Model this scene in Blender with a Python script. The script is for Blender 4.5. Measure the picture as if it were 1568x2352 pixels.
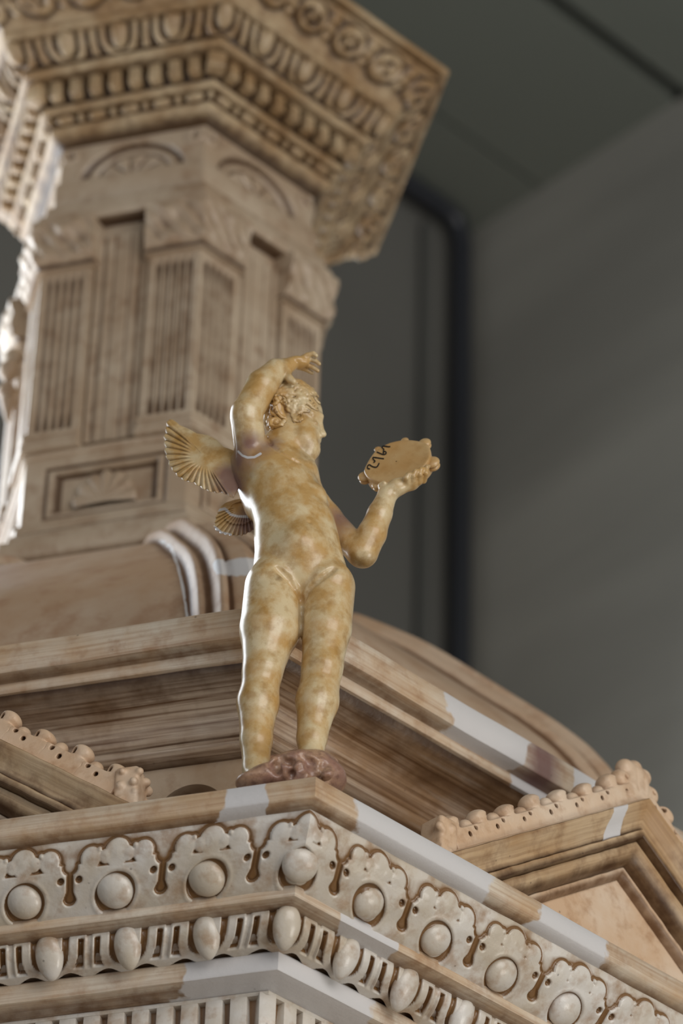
import bpy, math, random
import numpy as np
from mathutils import Matrix, Vector

random.seed(3); rng = np.random.RandomState(5)
for o in list(bpy.data.objects): bpy.data.objects.remove(o)
SC = bpy.context.scene; COL = SC.collection
ZO = 1.5                                  # camera height above the floor
FPX, PITCH, ROLL = 8917.9135, 0.65446085, 0.02791385

# ------------------------------------------------------------------ camera
cam = bpy.data.cameras.new('camera'); co = bpy.data.objects.new('camera', cam); COL.objects.link(co)
cam.sensor_fit = 'VERTICAL'; cam.sensor_height = 36; cam.sensor_width = 24
cam.lens = FPX / 2352 * 36; cam.clip_end = 60; cam.clip_start = .05
_c, _s = math.cos(PITCH), math.sin(PITCH)
_cr, _sr = math.cos(ROLL), math.sin(ROLL)
RT = Vector((1, 0, 0)); UP = Vector((0, -_s, _c)); FW = Vector((0, _c, _s))
cx = _cr * RT + _sr * UP; cy = _cr * UP - _sr * RT
M = Matrix((cx, cy, -FW)).transposed().to_4x4(); M.translation = (0, 0, ZO)
co.matrix_world = M; SC.camera = co
cam.dof.use_dof = True; cam.dof.focus_distance = 2.61; cam.dof.aperture_fstop = 6.7

# ------------------------------------------------------------------ world, light, exposure
SC.view_settings.view_transform = 'Standard'; SC.view_settings.look = 'None'
SC.view_settings.exposure = 0.0; SC.view_settings.gamma = 1.0; SC.view_settings.use_curve_mapping = False
W = bpy.data.worlds.new('world'); SC.world = W; W.use_nodes = True
W.node_tree.nodes['Background'].inputs[0].default_value = (0.92, 0.96, 1.0, 1)
W.node_tree.nodes['Background'].inputs[1].default_value = 0.50

def area(name, loc, target, sx, sy, power, col):
    l = bpy.data.lights.new(name, 'AREA'); l.shape = 'RECTANGLE'; l.size = sx; l.size_y = sy
    l.energy = power; l.color = col
    o = bpy.data.objects.new(name, l); COL.objects.link(o); o.location = loc
    o.rotation_euler = (Vector(target) - Vector(loc)).to_track_quat('-Z', 'Y').to_euler(); return o
area('window_light', (-.80, 3.22, 2.15 + ZO), (-.80 + .688, 3.22 - .725, 2.0 + ZO), 1.7, 1.4, 36, (.88, .94, 1.0))
area('front_fill_light', (2.2, -1.8, 1.7 + ZO), (.2, 2.6, 1.6 + ZO), 3.6, 2.4, 92, (1.0, .96, .92))  # added soft fill from behind the camera, no window there

area('low_fill_light', (2.5, .9, -.2 + ZO), (1.3, 3.3, 1.4 + ZO), 1.4, 1.0, 28, (1.0, .97, .90))  # added fill near the floor to brighten the right wall

# ------------------------------------------------------------------ materials
def lin(c): return tuple((x / 255 / 12.92 if x / 255 < .04045 else ((x / 255 + .055) / 1.055) ** 2.4) for x in c) + (1,)
class NT:
    def __init__(s, name):
        s.m = bpy.data.materials.new(name); s.m.use_nodes = True; s.t = s.m.node_tree; s.b = s.t.nodes['Principled BSDF']
    def n(s, typ, **kw):
        x = s.t.nodes.new(typ)
        for k, v in kw.items():
            if k in x.inputs: x.inputs[k].default_value = v
            else: setattr(x, k, v)
        return x
    def l(s, a, b): s.t.links.new(a, b)
    def noise(s, vec, scale, det=4, rough=.55):
        x = s.n('ShaderNodeTexNoise'); x.inputs['Scale'].default_value = scale; x.inputs['Detail'].default_value = det
        x.inputs['Roughness'].default_value = rough; s.l(vec, x.inputs['Vector']); return x.outputs['Fac']
    def ramp(s, fac, a, b, c0=(0, 0, 0, 1), c1=(1, 1, 1, 1)):
        x = s.n('ShaderNodeValToRGB'); e = x.color_ramp.elements; e[0].position = a; e[1].position = b; e[0].color = c0; e[1].color = c1
        s.l(fac, x.inputs[0]); return x.outputs[0]
    def mix(s, fac, a, b, mode='MIX'):
        x = s.n('ShaderNodeMix', data_type='RGBA', blend_type=mode)
        for v, i in ((fac, 0), (a, 6), (b, 7)):
            if isinstance(v, (int, float)): x.inputs[i].default_value = v
            elif isinstance(v, tuple): x.inputs[i].default_value = v
            else: s.l(v, x.inputs[i])
        return x.outputs[2]
    def math(s, op, a, b=0.0):
        x = s.n('ShaderNodeMath', operation=op)
        for v, i in ((a, 0), (b, 1)):
            if isinstance(v, (int, float)): x.inputs[i].default_value = v
            else: s.l(v, x.inputs[i])
        return x.outputs[0]

def plaster(name, base, light, brown, white=(206, 203, 202), rough=.42, scale=14, brush=0.0, spots=.5, mott=.5, bump=.15, spec=.5, coat=0.0, purple=(120, 88, 84), glaze_shade_k=1.0, fine=4.3, deep=.68):
    N = NT(name)
    pos = N.n('ShaderNodeNewGeometry').outputs['Position']
    att = N.n('ShaderNodeAttribute'); att.attribute_name = 'wear_shade'
    sep = N.n('ShaderNodeSeparateColor'); N.l(att.outputs['Color'], sep.inputs[0])
    glaze_shade, wht, pur = sep.outputs[0], sep.outputs[1], sep.outputs[2]
    n1 = N.noise(pos, scale, 5, .6); n2 = N.noise(pos, scale * fine, 4, .6)
    c = N.mix(N.ramp(n1, .40, .62), lin(base), lin(light))
    c = N.mix(N.math('MULTIPLY', N.ramp(n2, .50, .68), mott), c, lin(brown))
    if brush > 0:
        uv = N.n('ShaderNodeUVMap').outputs[0]
        mp = N.n('ShaderNodeMapping'); mp.inputs['Scale'].default_value = (5, 260, 1); N.l(uv, mp.inputs[0])
        st = N.noise(mp.outputs[0], 1.0, 5, .65)
        mp2 = N.n('ShaderNodeMapping'); mp2.inputs['Scale'].default_value = (6, 60, 1); N.l(uv, mp2.inputs[0])
        st2 = N.noise(mp2.outputs[0], 1.0, 3, .6)
        c = N.mix(N.math('MULTIPLY', N.ramp(st, .42, .66), brush), c, lin(brown))
        c = N.mix(N.math('MULTIPLY', N.ramp(st2, .54, .70), brush * .8), c, lin(light))
    # brown glaze in the grooves, with recess shade painted in for contrast
    nd = N.math('ADD', N.math('MULTIPLY', glaze_shade, glaze_shade_k), N.math('MULTIPLY', N.math('SUBTRACT', n2, .5), .7))
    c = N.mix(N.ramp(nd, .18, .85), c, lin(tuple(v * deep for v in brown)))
    # purple-brown joints
    np_ = N.math('ADD', pur, N.math('MULTIPLY', N.math('SUBTRACT', n1, .5), .8))
    c = N.mix(N.math('MULTIPLY', N.ramp(np_, .30, 1.15), .9), c, lin(purple))
    # bare white plaster patches, crisp edged
    nw = N.math('ADD', wht, N.math('MULTIPLY', N.math('SUBTRACT', N.noise(pos, 26, 4, .55), .5), .9))
    c = N.mix(N.ramp(nw, .50, .545), c, lin(white))
    # tiny dark pits
    v = N.n('ShaderNodeTexVoronoi'); v.inputs['Scale'].default_value = 120; N.l(pos, v.inputs['Vector'])
    sp = N.ramp(v.outputs['Distance'], .06, .13, (1, 1, 1, 1), (0, 0, 0, 1))
    gate = N.ramp(N.noise(pos, 42, 2, .5), .60, .66)
    c = N.mix(N.math('MULTIPLY', N.math('MULTIPLY', sp, gate), spots), c, lin((58, 42, 32)))
    N.l(c, N.b.inputs['Base Color'])
    r = N.n('ShaderNodeMapRange'); N.l(n2, r.inputs[0]); r.inputs[3].default_value = rough - .08; r.inputs[4].default_value = rough + .12
    N.l(r.outputs[0], N.b.inputs['Roughness'])
    N.b.inputs['Specular IOR Level'].default_value = spec
    N.b.inputs['Coat Weight'].default_value = coat; N.b.inputs['Coat Roughness'].default_value = .16
    bp = N.n('ShaderNodeBump'); bp.inputs['Strength'].default_value = bump; bp.inputs['Distance'].default_value = .002
    bh = N.math('ADD', N.noise(pos, 230, 4, .6), N.math('MULTIPLY', N.math('MULTIPLY', sp, gate), -2.0 * spots))
    if brush > 0: bh = N.math('ADD', bh, N.math('MULTIPLY', st, -brush))
    N.l(bh, bp.inputs['Height']); N.l(bp.outputs[0], N.b.inputs['Normal'])
    return N.m

MP = dict(
    lower=plaster('cream_plaster', (196, 184, 166), (216, 211, 204), (152, 112, 70), mott=.55, scale=15, rough=.28, glaze_shade_k=1.5, coat=.25, deep=.82),
    slab=plaster('edge_plaster', (196, 168, 136), (212, 200, 182), (144, 100, 60), brush=.55, mott=.45, rough=.36),
    cove=plaster('brown_glazed_plaster', (162, 130, 98), (200, 182, 162), (98, 64, 32), brush=.95, mott=.45, scale=7, rough=.36),
    wall=plaster('tan_wall_plaster', (180, 152, 122), (200, 180, 156), (140, 98, 62), mott=.5, spots=.8, scale=12),
    ped=plaster('ochre_moulding_plaster', (176, 140, 98), (200, 174, 140), (108, 70, 36), brush=.5, mott=.5, spots=1.0, scale=11),
    crest=plaster('pale_pink_plaster', (206, 174, 142), (218, 196, 172), (160, 116, 78), mott=.5, spots=1.0, scale=16),
    dome=plaster('dome_plaster', (176, 144, 114), (190, 166, 142), (150, 106, 72), mott=.45, scale=9, rough=.42),
    tower=plaster('tower_plaster', (164, 142, 118), (182, 164, 142), (132, 100, 72), mott=.5, spots=.2, scale=12, rough=.38, glaze_shade_k=1.8),
    tcorn=plaster('tower_cornice_plaster', (150, 120, 84), (180, 158, 126), (104, 72, 38), mott=.6, spots=.1, scale=18, rough=.40, glaze_shade_k=1.5),
    putto=plaster('ochre_glazed_figure', (190, 152, 94), (212, 192, 152), (156, 114, 48), rough=.28, scale=56, mott=.62, fine=1.6, spots=.12, bump=.05, spec=.55, coat=.28, purple=(126, 92, 84), glaze_shade_k=1.1),
    rock=plaster('purple_brown_rock', (146, 110, 94), (176, 140, 112), (104, 70, 56), rough=.28, scale=60, mott=.6, spots=0, bump=.3, coat=.3),
    drum=plaster('ochre_drum_skin', (186, 146, 92), (196, 164, 116), (160, 118, 58), rough=.30, scale=30, mott=.4, spots=0, bump=.04, coat=.3))
def flat(name, c, rough=.7, amp=.12, sc=(1.2, 1.2, 1.2), c2=None):
    N = NT(name); pos = N.n('ShaderNodeNewGeometry').outputs['Position']
    mp = N.n('ShaderNodeMapping'); mp.inputs['Scale'].default_value = sc; N.l(pos, mp.inputs[0])
    n = N.noise(mp.outputs[0], 1.0, 3, .5)
    c2 = c2 or tuple(v * (1 - amp) for v in c)
    N.l(N.mix(N.ramp(n, .35, .65), lin(c2), lin(c)), N.b.inputs['Base Color']); N.b.inputs['Roughness'].default_value = rough
    return N.m
MP['ceil'] = flat('painted_ceiling_board', (112, 116, 108), .6)
MP['ceilback'] = flat('ceiling_void', (52, 54, 52), .8)
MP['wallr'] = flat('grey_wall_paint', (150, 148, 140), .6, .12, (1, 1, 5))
MP['walll'] = flat('dark_grey_wall_paint', (104, 103, 98), .6)  # one even grey, darker than the right wall
MP['upright'] = flat('grey_upright_paint', (84, 84, 80), .6)
MP['pipe'] = flat('dark_pipe_paint', (44, 46, 52), .35)
MP['floor'] = flat('worn_wood_floor', (120, 100, 80), .5)
MP['frame'] = flat('window_frame_paint', (150, 150, 150), .5)
MP['ink'] = flat('black_marker_ink', (28, 24, 26), .45)
MP['hole'] = flat('dark_hole_shade', (60, 40, 20), .8)  # darkness inside the round hole, put into the colour of its back
N = NT('bright_daylight_pane'); N.b.inputs['Emission Color'].default_value = (.80, .90, 1, 1); N.b.inputs['Emission Strength'].default_value = 1.6
N.b.inputs['Base Color'].default_value = (.5, .5, .5, 1); MP['pane'] = N.m

# ------------------------------------------------------------------ geometry helpers
HD = 2.90672175; AX = (-0.16600989, 2.73167256)
wl = {}
def empty(name, label, cat, loc, group=None):
    o = bpy.data.objects.new(name, None); COL.objects.link(o); o.location = loc; o['label'] = label; o['category'] = cat
    if group: o['group'] = group
    o.empty_display_size = .05; wl[o.name] = np.array(loc, float); return o
def mk(name, V, F, mat, parent=None, wear_shade=None, uv=None, smooth=True, ang=40, kind=None, label=None):
    V = np.asarray(V, np.float32).reshape(-1, 3).copy()
    base = wl[parent.name] if parent else np.zeros(3)
    V -= base
    me = bpy.data.meshes.new(name)
    if isinstance(F, np.ndarray):
        nf, k = F.shape
        me.vertices.add(len(V)); me.vertices.foreach_set('co', V.ravel())
        me.loops.add(nf * k); me.loops.foreach_set('vertex_index', F.ravel().astype(np.int32))
        me.polygons.add(nf); me.polygons.foreach_set('loop_start', np.arange(0, nf * k, k, dtype=np.int32))
        me.update(calc_edges=True); me.validate()
    else:
        me.from_pydata(V.tolist(), [], F); me.update()
    if smooth:
        me.polygons.foreach_set('use_smooth', np.ones(len(me.polygons), bool))
        if ang: me.set_sharp_from_angle(angle=math.radians(ang))
    if wear_shade is not None:
        w = np.zeros((len(V), 4), np.float32); w[:, 3] = 1; w[:, :wear_shade.shape[1]] = wear_shade
        a = me.attributes.new('wear_shade', 'FLOAT_COLOR', 'POINT'); a.data.foreach_set('color', w.ravel())
    if uv is not None:
        l = me.uv_layers.new(name='UVMap'); vi = np.empty(len(me.loops), np.int32); me.loops.foreach_get('vertex_index', vi)
        l.data.foreach_set('uv', np.asarray(uv, np.float32)[vi].ravel())
    me.materials.append(mat)
    o = bpy.data.objects.new(name, me); COL.objects.link(o)
    if parent: o.parent = parent
    wl[o.name] = base
    if kind: o['kind'] = kind
    if label: o['label'] = label
    return o
def inst(name, me, parent, Mw, sub=None):
    o = bpy.data.objects.new(name, me); COL.objects.link(o); o.parent = parent
    o.matrix_local = Matrix.Translation(-Vector(wl[parent.name])) @ Mw; wl[o.name] = np.array(wl[parent.name]); return o
def proto(fn):                          # build a mesh once, return its data
    o = fn(); me = o.data; bpy.data.objects.remove(o); return me
def grid_faces(nu, nv, wrapu=False, wrapv=False, off=0):
    iu = np.arange(nu if wrapu else nu - 1)[:, None]; iv = np.arange(nv if wrapv else nv - 1)[None, :]
    iu2 = (iu + 1) % nu; iv2 = (iv + 1) % nv
    return np.stack([iu * nv + iv, iu * nv + iv2, iu2 * nv + iv2, iu2 * nv + iv], -1).reshape(-1, 4) + off
def qpos(q, r, z):
    q, r, z = np.broadcast_arrays(np.asarray(q, float), np.asarray(r, float), np.asarray(z, float))
    k = np.floor(q + 1e-9); s = q - k
    a0 = HD - k * math.pi / 3; a1 = a0 - math.pi / 3
    x = AX[0] + r * (np.sin(a0) * (1 - s) + np.sin(a1) * s); y = AX[1] + r * (np.cos(a0) * (1 - s) + np.cos(a1) * s)
    return np.stack([x, y, z + ZO], -1)
def frame(q, r, z, tilt=0.0):
    """local x along the edge, y inward, z up"""
    p = qpos(q, r, z)
    if abs(q - round(q)) < 1e-6: a = HD - round(q) * math.pi / 3
    else: a = HD - (math.floor(q) + .5) * math.pi / 3
    Nn = Vector((math.sin(a), math.cos(a), 0)); T = Vector((-Nn.y, Nn.x, 0))
    Mx = Matrix((T, -Nn, Vector((0, 0, 1)))).transposed() @ Matrix.Rotation(tilt, 3, 'X')
    Mx = Mx.to_4x4(); Mx.translation = Vector(p); return Mx
def wob(q, seed, amp=.0005):
    r_ = np.random.RandomState(seed); o = 0
    for f in (3, 7, 17, 41): o = o + np.sin(q * f * 1.3 + r_.rand() * 6) / (1 + f * .12)
    return o * amp
def chamfer(P, c):
    out = []; n = len(P)
    for i in range(n):
        p = np.array(P[i], float); a = np.array(P[i - 1], float) - p; b = np.array(P[(i + 1) % n], float) - p
        la, lb = np.linalg.norm(a), np.linalg.norm(b); cosv = a @ b / (la * lb + 1e-12)
        if cosv > -.85 and c > 0:
            cc = min(c, la * .35, lb * .35); out += [p + a / la * cc, p + b / lb * cc]
        else: out.append(p)
    return np.array(out)
def ring(name, prof, mat, parent, seg=36, c=.0011, seed=1, white=None, glaze_shade=None, amp=.0005, purp=None, **kw):
    """closed hexagonal moulding; prof runs outer top -> outer bottom -> inner"""
    P = chamfer(prof, c); m = len(P); q = np.arange(6 * seg) / seg - 3
    w = wob(q, seed, amp)[:, None]; w2 = wob(q, seed + 50, amp * .7)[:, None]
    R = P[None, :, 0] + w; Z = P[None, :, 1] + w2
    V = qpos(q[:, None], R, Z)
    L = np.concatenate([[0], np.cumsum(np.linalg.norm(np.diff(P, axis=0), axis=1))])
    U = np.stack(np.broadcast_arrays((q * P[:, 0].max())[:, None], L[None, :]), -1)
    wr = np.zeros((len(q), m, 3))
    if white is not None: wr[..., 1] = white(q)[:, None]
    if purp is not None: wr[..., 2] = purp(q)[:, None]
    if glaze_shade is not None: wr[..., 0] = np.interp(L, *glaze_shade)[None, :] if isinstance(glaze_shade, tuple) else glaze_shade
    else: wr[..., 0] = (np.clip((P[:, 0].max() - P[:, 0]) / .011, 0, 1) * .62)[None, :]      # recess shade painted in as a darker glaze tone
    return mk(name, V, grid_faces(6 * seg, m, True, True), mat, parent, wear_shade=wr.reshape(-1, 3), uv=U.reshape(-1, 2), **kw)
def smooth_prof(P, n, it=2):
    P = np.array(P, float)
    for _ in range(it):
        Q = [P[0]]
        for a, b in zip(P[:-1], P[1:]): Q += [a * .75 + b * .25, a * .25 + b * .75]
        Q.append(P[-1]); P = np.array(Q)
    L = np.concatenate([[0], np.cumsum(np.linalg.norm(np.diff(P, axis=0), axis=1))]); t = np.linspace(0, L[-1], n)
    return np.stack([np.interp(t, L, P[:, 0]), np.interp(t, L, P[:, 1])], -1), t
def blur2(h, k):
    for ax_ in (0, 1):
        p = np.pad(h, [(k, k) if a == ax_ else (0, 0) for a in range(2)], mode='edge'); c = np.cumsum(p, ax_)
        c = np.insert(c, 0, 0, axis=ax_); n = h.shape[ax_]
        h = (np.take(c, np.arange(2 * k + 1, 2 * k + 1 + n), ax_) - np.take(c, np.arange(0, n), ax_)) / (2 * k + 1)
    return h
def ss(x, a, b):
    t = np.clip((x - a) / (b - a), 0, 1); return t * t * (3 - 2 * t)
def band(name, prof, q0, q1, nu, nv, hf, mat, parent, it=2, dk=240., seed=0, bk=7, stainf=None, **kw):
    """relief surface over a moulding profile, mitred at the corners; hf(q, Y, Rm) -> height in metres"""
    P, L = smooth_prof(prof, nv, it); T = np.gradient(P, axis=0); T /= np.linalg.norm(T, axis=1)[:, None]
    Nn = np.stack([-T[:, 1], T[:, 0]], -1)
    q = np.linspace(q0, q1, nu)
    Q, Y = np.meshgrid(q, L, indexing='ij'); h = hf(Q, Y, P[:, 0].mean())
    V = qpos(Q, P[None, :, 0] + h * Nn[None, :, 0] / .93, P[None, :, 1] + h * Nn[None, :, 1])
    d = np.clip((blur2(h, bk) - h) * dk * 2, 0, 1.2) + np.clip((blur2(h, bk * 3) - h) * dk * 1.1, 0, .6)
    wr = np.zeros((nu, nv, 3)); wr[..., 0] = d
    if stainf: wr[..., 1] = np.maximum(stainf(V.reshape(-1, 3)).reshape(nu, nv), 0)
    U = np.stack([Q * P[:, 0].mean(), Y], -1)
    return mk(name, V, grid_faces(nu, nv), mat, parent, wear_shade=wr.reshape(-1, 3), uv=U.reshape(-1, 2), ang=None, **kw)
def patch(name, q0, q1, z0, z1, r, thick, hf, mat, parent, nu=60, nv=60, dk=200., **kw):
    """flat panel round the hexagon (may wrap a corner) with relief and closed edges; z0 bottom"""
    ks = [q0] + [float(k) for k in range(math.ceil(q0 + 1e-6), math.ceil(q1 - 1e-6))] + [q1]
    q = np.unique(np.concatenate([np.linspace(a, b, max(3, int(nu * (b - a) / (q1 - q0)))) for a, b in zip(ks[:-1], ks[1:])]))
    z = np.linspace(z1, z0, nv)
    Q, Z = np.meshgrid(q, z, indexing='ij'); h = hf(Q, Z) if hf else Q * 0
    d = np.clip((blur2(h, 3) - h) * dk * 2, 0, 1.2)
    R = r + h
    Qp = np.pad(Q, 1, mode='edge'); Zp = np.pad(Z, 1, mode='edge'); Rp = np.pad(R, 1, mode='edge'); d = np.pad(d, 1, mode='edge')
    Rp[0] = Rp[-1] = r - thick; Rp[:, 0] = Rp[:, -1] = r - thick
    V = qpos(Qp, Rp, Zp); n_, m_ = Qp.shape
    wr = np.zeros((n_, m_, 3)); wr[..., 0] = d
    U = np.stack([Qp * r, Zp], -1)
    return mk(name, V, grid_faces(n_, m_), mat, parent, wear_shade=wr.reshape(-1, 3), uv=U.reshape(-1, 2), ang=45, **kw)
def boxm(x0, x1, y0, y1, z0, z1, c=.0008):
    """chamfered box vertices/faces"""
    import bmesh
    bm = bmesh.new(); bmesh.ops.create_cube(bm, size=1)
    bmesh.ops.scale(bm, vec=(x1 - x0, y1 - y0, z1 - z0), verts=bm.verts)
    bmesh.ops.translate(bm, vec=((x0 + x1) / 2, (y0 + y1) / 2, (z0 + z1) / 2), verts=bm.verts)
    if c: bmesh.ops.bevel(bm, geom=bm.edges[:], offset=c, segments=2, affect='EDGES', profile=.5)
    V = [v.co[:] for v in bm.verts]; bm.verts.ensure_lookup_table()
    F = [[v.index for v in f.verts] for f in bm.faces]; bm.free(); return V, F
def lump(rx, ry, rz, n=14, m=20, power=1.0, cut=None):
    """ellipsoid-like lump; y is inward"""
    th = np.linspace(0, math.pi, n); ph = np.arange(m) / m * 2 * math.pi
    V = np.stack([rx * np.sin(th)[:, None] * np.cos(ph), ry * np.sin(th)[:, None] * np.sin(ph), rz * np.cos(th)[:, None] * np.ones(m)], -1)
    return V, grid_faces(n, m, False, True)

# signed-distance sculpting ------------------------------------------------
class Field:
    def __init__(s, lo, hi, h):
        s.lo = np.array(lo, float); s.h = h; s.n = np.ceil((np.array(hi) - lo) / h).astype(int) + 1
        s.f = np.full(s.n, .02, np.float32)
    def box(s, lo, hi):
        a = np.clip(np.floor((np.array(lo) - s.lo) / s.h).astype(int), 0, s.n - 1)
        b = np.clip(np.ceil((np.array(hi) - s.lo) / s.h).astype(int) + 1, 1, s.n)
        if (b <= a).any(): return None, None
        sl = tuple(slice(i, j) for i, j in zip(a, b))
        g = [(np.arange(i, j) * s.h + s.lo[d]).astype(np.float32).reshape([-1 if e == d else 1 for e in range(3)]) for d, (i, j) in enumerate(zip(a, b))]
        return sl, g
    def comb(s, sl, d, k, sub):
        f = s.f[sl]
        if sub:
            d = -d
            if k <= 0: s.f[sl] = np.maximum(f, d); return
            hh = np.maximum(k - np.abs(f - d), 0) / k; s.f[sl] = np.maximum(f, d) + hh * hh * k * .25
        else:
            if k <= 0: s.f[sl] = np.minimum(f, d); return
            hh = np.maximum(k - np.abs(f - d), 0) / k; s.f[sl] = np.minimum(f, d) - hh * hh * k * .25
    def cone(s, a, b, ra, rb, k=.004, sub=False):
        a, b = np.array(a, float), np.array(b, float); m = max(ra, rb) + k + 4 * s.h
        sl, g = s.box(np.minimum(a, b) - m, np.maximum(a, b) + m)
        if sl is None: return
        ab = b - a; L2 = ab @ ab + 1e-12
        t = np.clip(((g[0] - a[0]) * ab[0] + (g[1] - a[1]) * ab[1] + (g[2] - a[2]) * ab[2]) / L2, 0, 1)
        d = np.sqrt((g[0] - a[0] - t * ab[0]) ** 2 + (g[1] - a[1] - t * ab[1]) ** 2 + (g[2] - a[2] - t * ab[2]) ** 2) - (ra + (rb - ra) * t)
        s.comb(sl, d, k, sub)
    def ball(s, a, r, k=.004, sub=False): s.cone(a, a, r, r, k, sub)
    def ell(s, c, r, rot=None, k=.004, sub=False):
        c = np.array(c, float); r = np.array(r, float); m = r.max() + k + 4 * s.h
        sl, g = s.box(c - m, c + m)
        if sl is None: return
        x, y, z = g[0] - c[0], g[1] - c[1], g[2] - c[2]
        if rot is not None:
            R_ = np.array(rot.to_3x3().transposed()); x, y, z = (R_[i][0] * x + R_[i][1] * y + R_[i][2] * z for i in range(3))
        k0 = np.sqrt((x / r[0]) ** 2 + (y / r[1]) ** 2 + (z / r[2]) ** 2); k1 = np.sqrt((x / r[0] ** 2) ** 2 + (y / r[1] ** 2) ** 2 + (z / r[2] ** 2) ** 2)
        s.comb(sl, k0 * (k0 - 1) / (k1 + 1e-9), k, sub)
    def rbox(s, c, hf, r, k=.002, sub=False):
        c = np.array(c, float); hf = np.array(hf, float); sl, g = s.box(c - hf - k - .004, c + hf + k + .004)
        q = [np.abs(g[i] - c[i]) - (hf[i] - r) for i in range(3)]
        d = np.sqrt(np.maximum(q[0], 0) ** 2 + np.maximum(q[1], 0) ** 2 + np.maximum(q[2], 0) ** 2) + np.minimum(np.maximum(np.maximum(q[0], q[1]), q[2]), 0) - r
        s.comb(sl, d, k, sub)
    def cap(s):
        for d in range(3):
            for e in (0, -1):
                ix = [slice(None)] * 3; ix[d] = e; s.f[tuple(ix)] = .01
    def mesh(s):
        s.cap(); f = s.f; ins = f < 0
        c = np.zeros(np.array(f.shape) - 1, np.uint8)
        for dx in (0, 1):
            for dy in (0, 1):
                for dz in (0, 1):
                    c += ins[dx:f.shape[0] - 1 + dx, dy:f.shape[1] - 1 + dy, dz:f.shape[2] - 1 + dz]
        act = np.argwhere((c > 0) & (c < 8)); idx = np.full(c.shape, -1, np.int32); idx[tuple(act.T)] = np.arange(len(act))
        P = np.zeros((len(act), 3)); cnt = np.zeros(len(act))
        cor = [(i, j, k) for i in (0, 1) for j in (0, 1) for k in (0, 1)]
        val = {o: f[act[:, 0] + o[0], act[:, 1] + o[1], act[:, 2] + o[2]].astype(float) for o in cor}
        for o in cor:
            for d in range(3):
                if o[d] == 0:
                    o2 = list(o); o2[d] = 1; o2 = tuple(o2); a, b = val[o], val[o2]; m = (a < 0) != (b < 0)
                    t = np.where(m, a / np.where(a - b == 0, 1, a - b), 0)
                    for e in range(3): P[:, e] += np.where(m, o[e] + (t if e == d else 0), 0)
                    cnt += m
        V = (act + P / cnt[:, None]) * s.h + s.lo
        F = []
        for d in range(3):
            sh = [slice(None)] * 3; sh2 = [slice(None)] * 3; sh[d] = slice(0, -1); sh2[d] = slice(1, None)
            a, b = ins[tuple(sh)], ins[tuple(sh2)]; e = np.argwhere(a != b); e1, e2 = [(1, 2), (2, 0), (0, 1)][d]
            ok = (e[:, e1] > 0) & (e[:, e2] > 0) & (e[:, e1] < c.shape[e1]) & (e[:, e2] < c.shape[e2]); e = e[ok]
            def cell(i, j):
                t = e.copy(); t[:, e1] -= i; t[:, e2] -= j; return idx[t[:, 0], t[:, 1], t[:, 2]]
            q = np.stack([cell(1, 1), cell(0, 1), cell(0, 0), cell(1, 0)], -1)
            fl = b[tuple(e.T)]; q[fl] = q[fl][:, ::-1]; F.append(q)
        return V, np.concatenate(F)

def to_px(V):
    x, y, z = V[:, 0], V[:, 1], V[:, 2] - ZO; fw = y * _c + z * _s; up = -y * _s + z * _c; X = FPX * x / fw; Yv = -FPX * up / fw
    return np.stack([784 + _cr * X - _sr * Yv, 1176 + _sr * X + _cr * Yv], -1)
def near_line(V, pts, r, ymax=9.):
    q = to_px(V); o = np.full(len(V), 9e9)
    for a, b in zip(pts[:-1], pts[1:]):
        a, b = np.array(a, float), np.array(b, float); t = np.clip(((q - a) @ (b - a)) / ((b - a) @ (b - a)), 0, 1); o = np.minimum(o, np.linalg.norm(q - a - t[:, None] * (b - a), axis=1))
    v = np.clip(1.0 - o / r * .5, -.5, 1); v[V[:, 1] > ymax] = -.5; return v

# ------------------------------------------------------------------ the room
K = np.array((.185, 4.50)); ZC = 4.0
dR = np.array((math.sin(math.radians(136.5)), math.cos(math.radians(136.5)))); dL = np.array((math.sin(math.radians(226.5)), math.cos(math.radians(226.5))))
def P3(a, b, z): p = K + dR * a + dL * b; return (p[0], p[1], z + ZO)
def slab3(name, a0, a1, b0, b1, z0, z1, mat, kind=None, parent=None, c=0, cnt=1):
    V = [P3(a, b, z) for z in (z0, z1) for b in (b0, b1) for a in (a0, a1)]
    F = [[0, 2, 3, 1], [4, 5, 7, 6], [0, 1, 5, 4], [2, 6, 7, 3], [0, 4, 6, 2], [1, 3, 7, 5]]
    return mk(name, V, F, mat, parent, smooth=False, kind=kind)
FL = -ZO
ceil = slab3('ceiling', -.2, 6.5, -.2, 6.5, ZC + .03, ZC + .15, MP['ceilback'], 'structure')
xs = [(.0, .150), (.156, .425), (.452, .95), (.96, 1.5), (1.51, 2.3), (2.31, 3.4), (3.41, 4.8), (4.81, 6.4)]
ys = [(0.0, .9), (.912, 2.0), (2.01, 3.3), (3.31, 4.8), (4.81, 6.4)]
for a0, a1 in xs:
    for b0, b1 in ys: slab3('panel', a0, a1, b0, b1, ZC, ZC + .028, MP['ceil'], parent=ceil)
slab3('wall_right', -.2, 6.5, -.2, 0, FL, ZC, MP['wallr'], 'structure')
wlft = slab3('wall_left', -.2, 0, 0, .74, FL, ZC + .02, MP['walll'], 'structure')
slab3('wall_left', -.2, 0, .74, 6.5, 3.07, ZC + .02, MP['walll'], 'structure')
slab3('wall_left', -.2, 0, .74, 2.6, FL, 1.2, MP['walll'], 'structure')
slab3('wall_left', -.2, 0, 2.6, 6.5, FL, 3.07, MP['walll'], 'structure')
slab3('floor', -.2, 6.5, -.2, 6.5, FL - .1, FL, MP['floor'], 'structure')
win = slab3('window_1', -.17, -.13, .74, 2.6, 1.2, 3.07, MP['pane'], 'structure')
for b in (.74, 1.65, 2.55): slab3('window_frame', -.12, -.04, b, b + .05, 1.2, 3.07, MP['frame'], parent=win)
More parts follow.
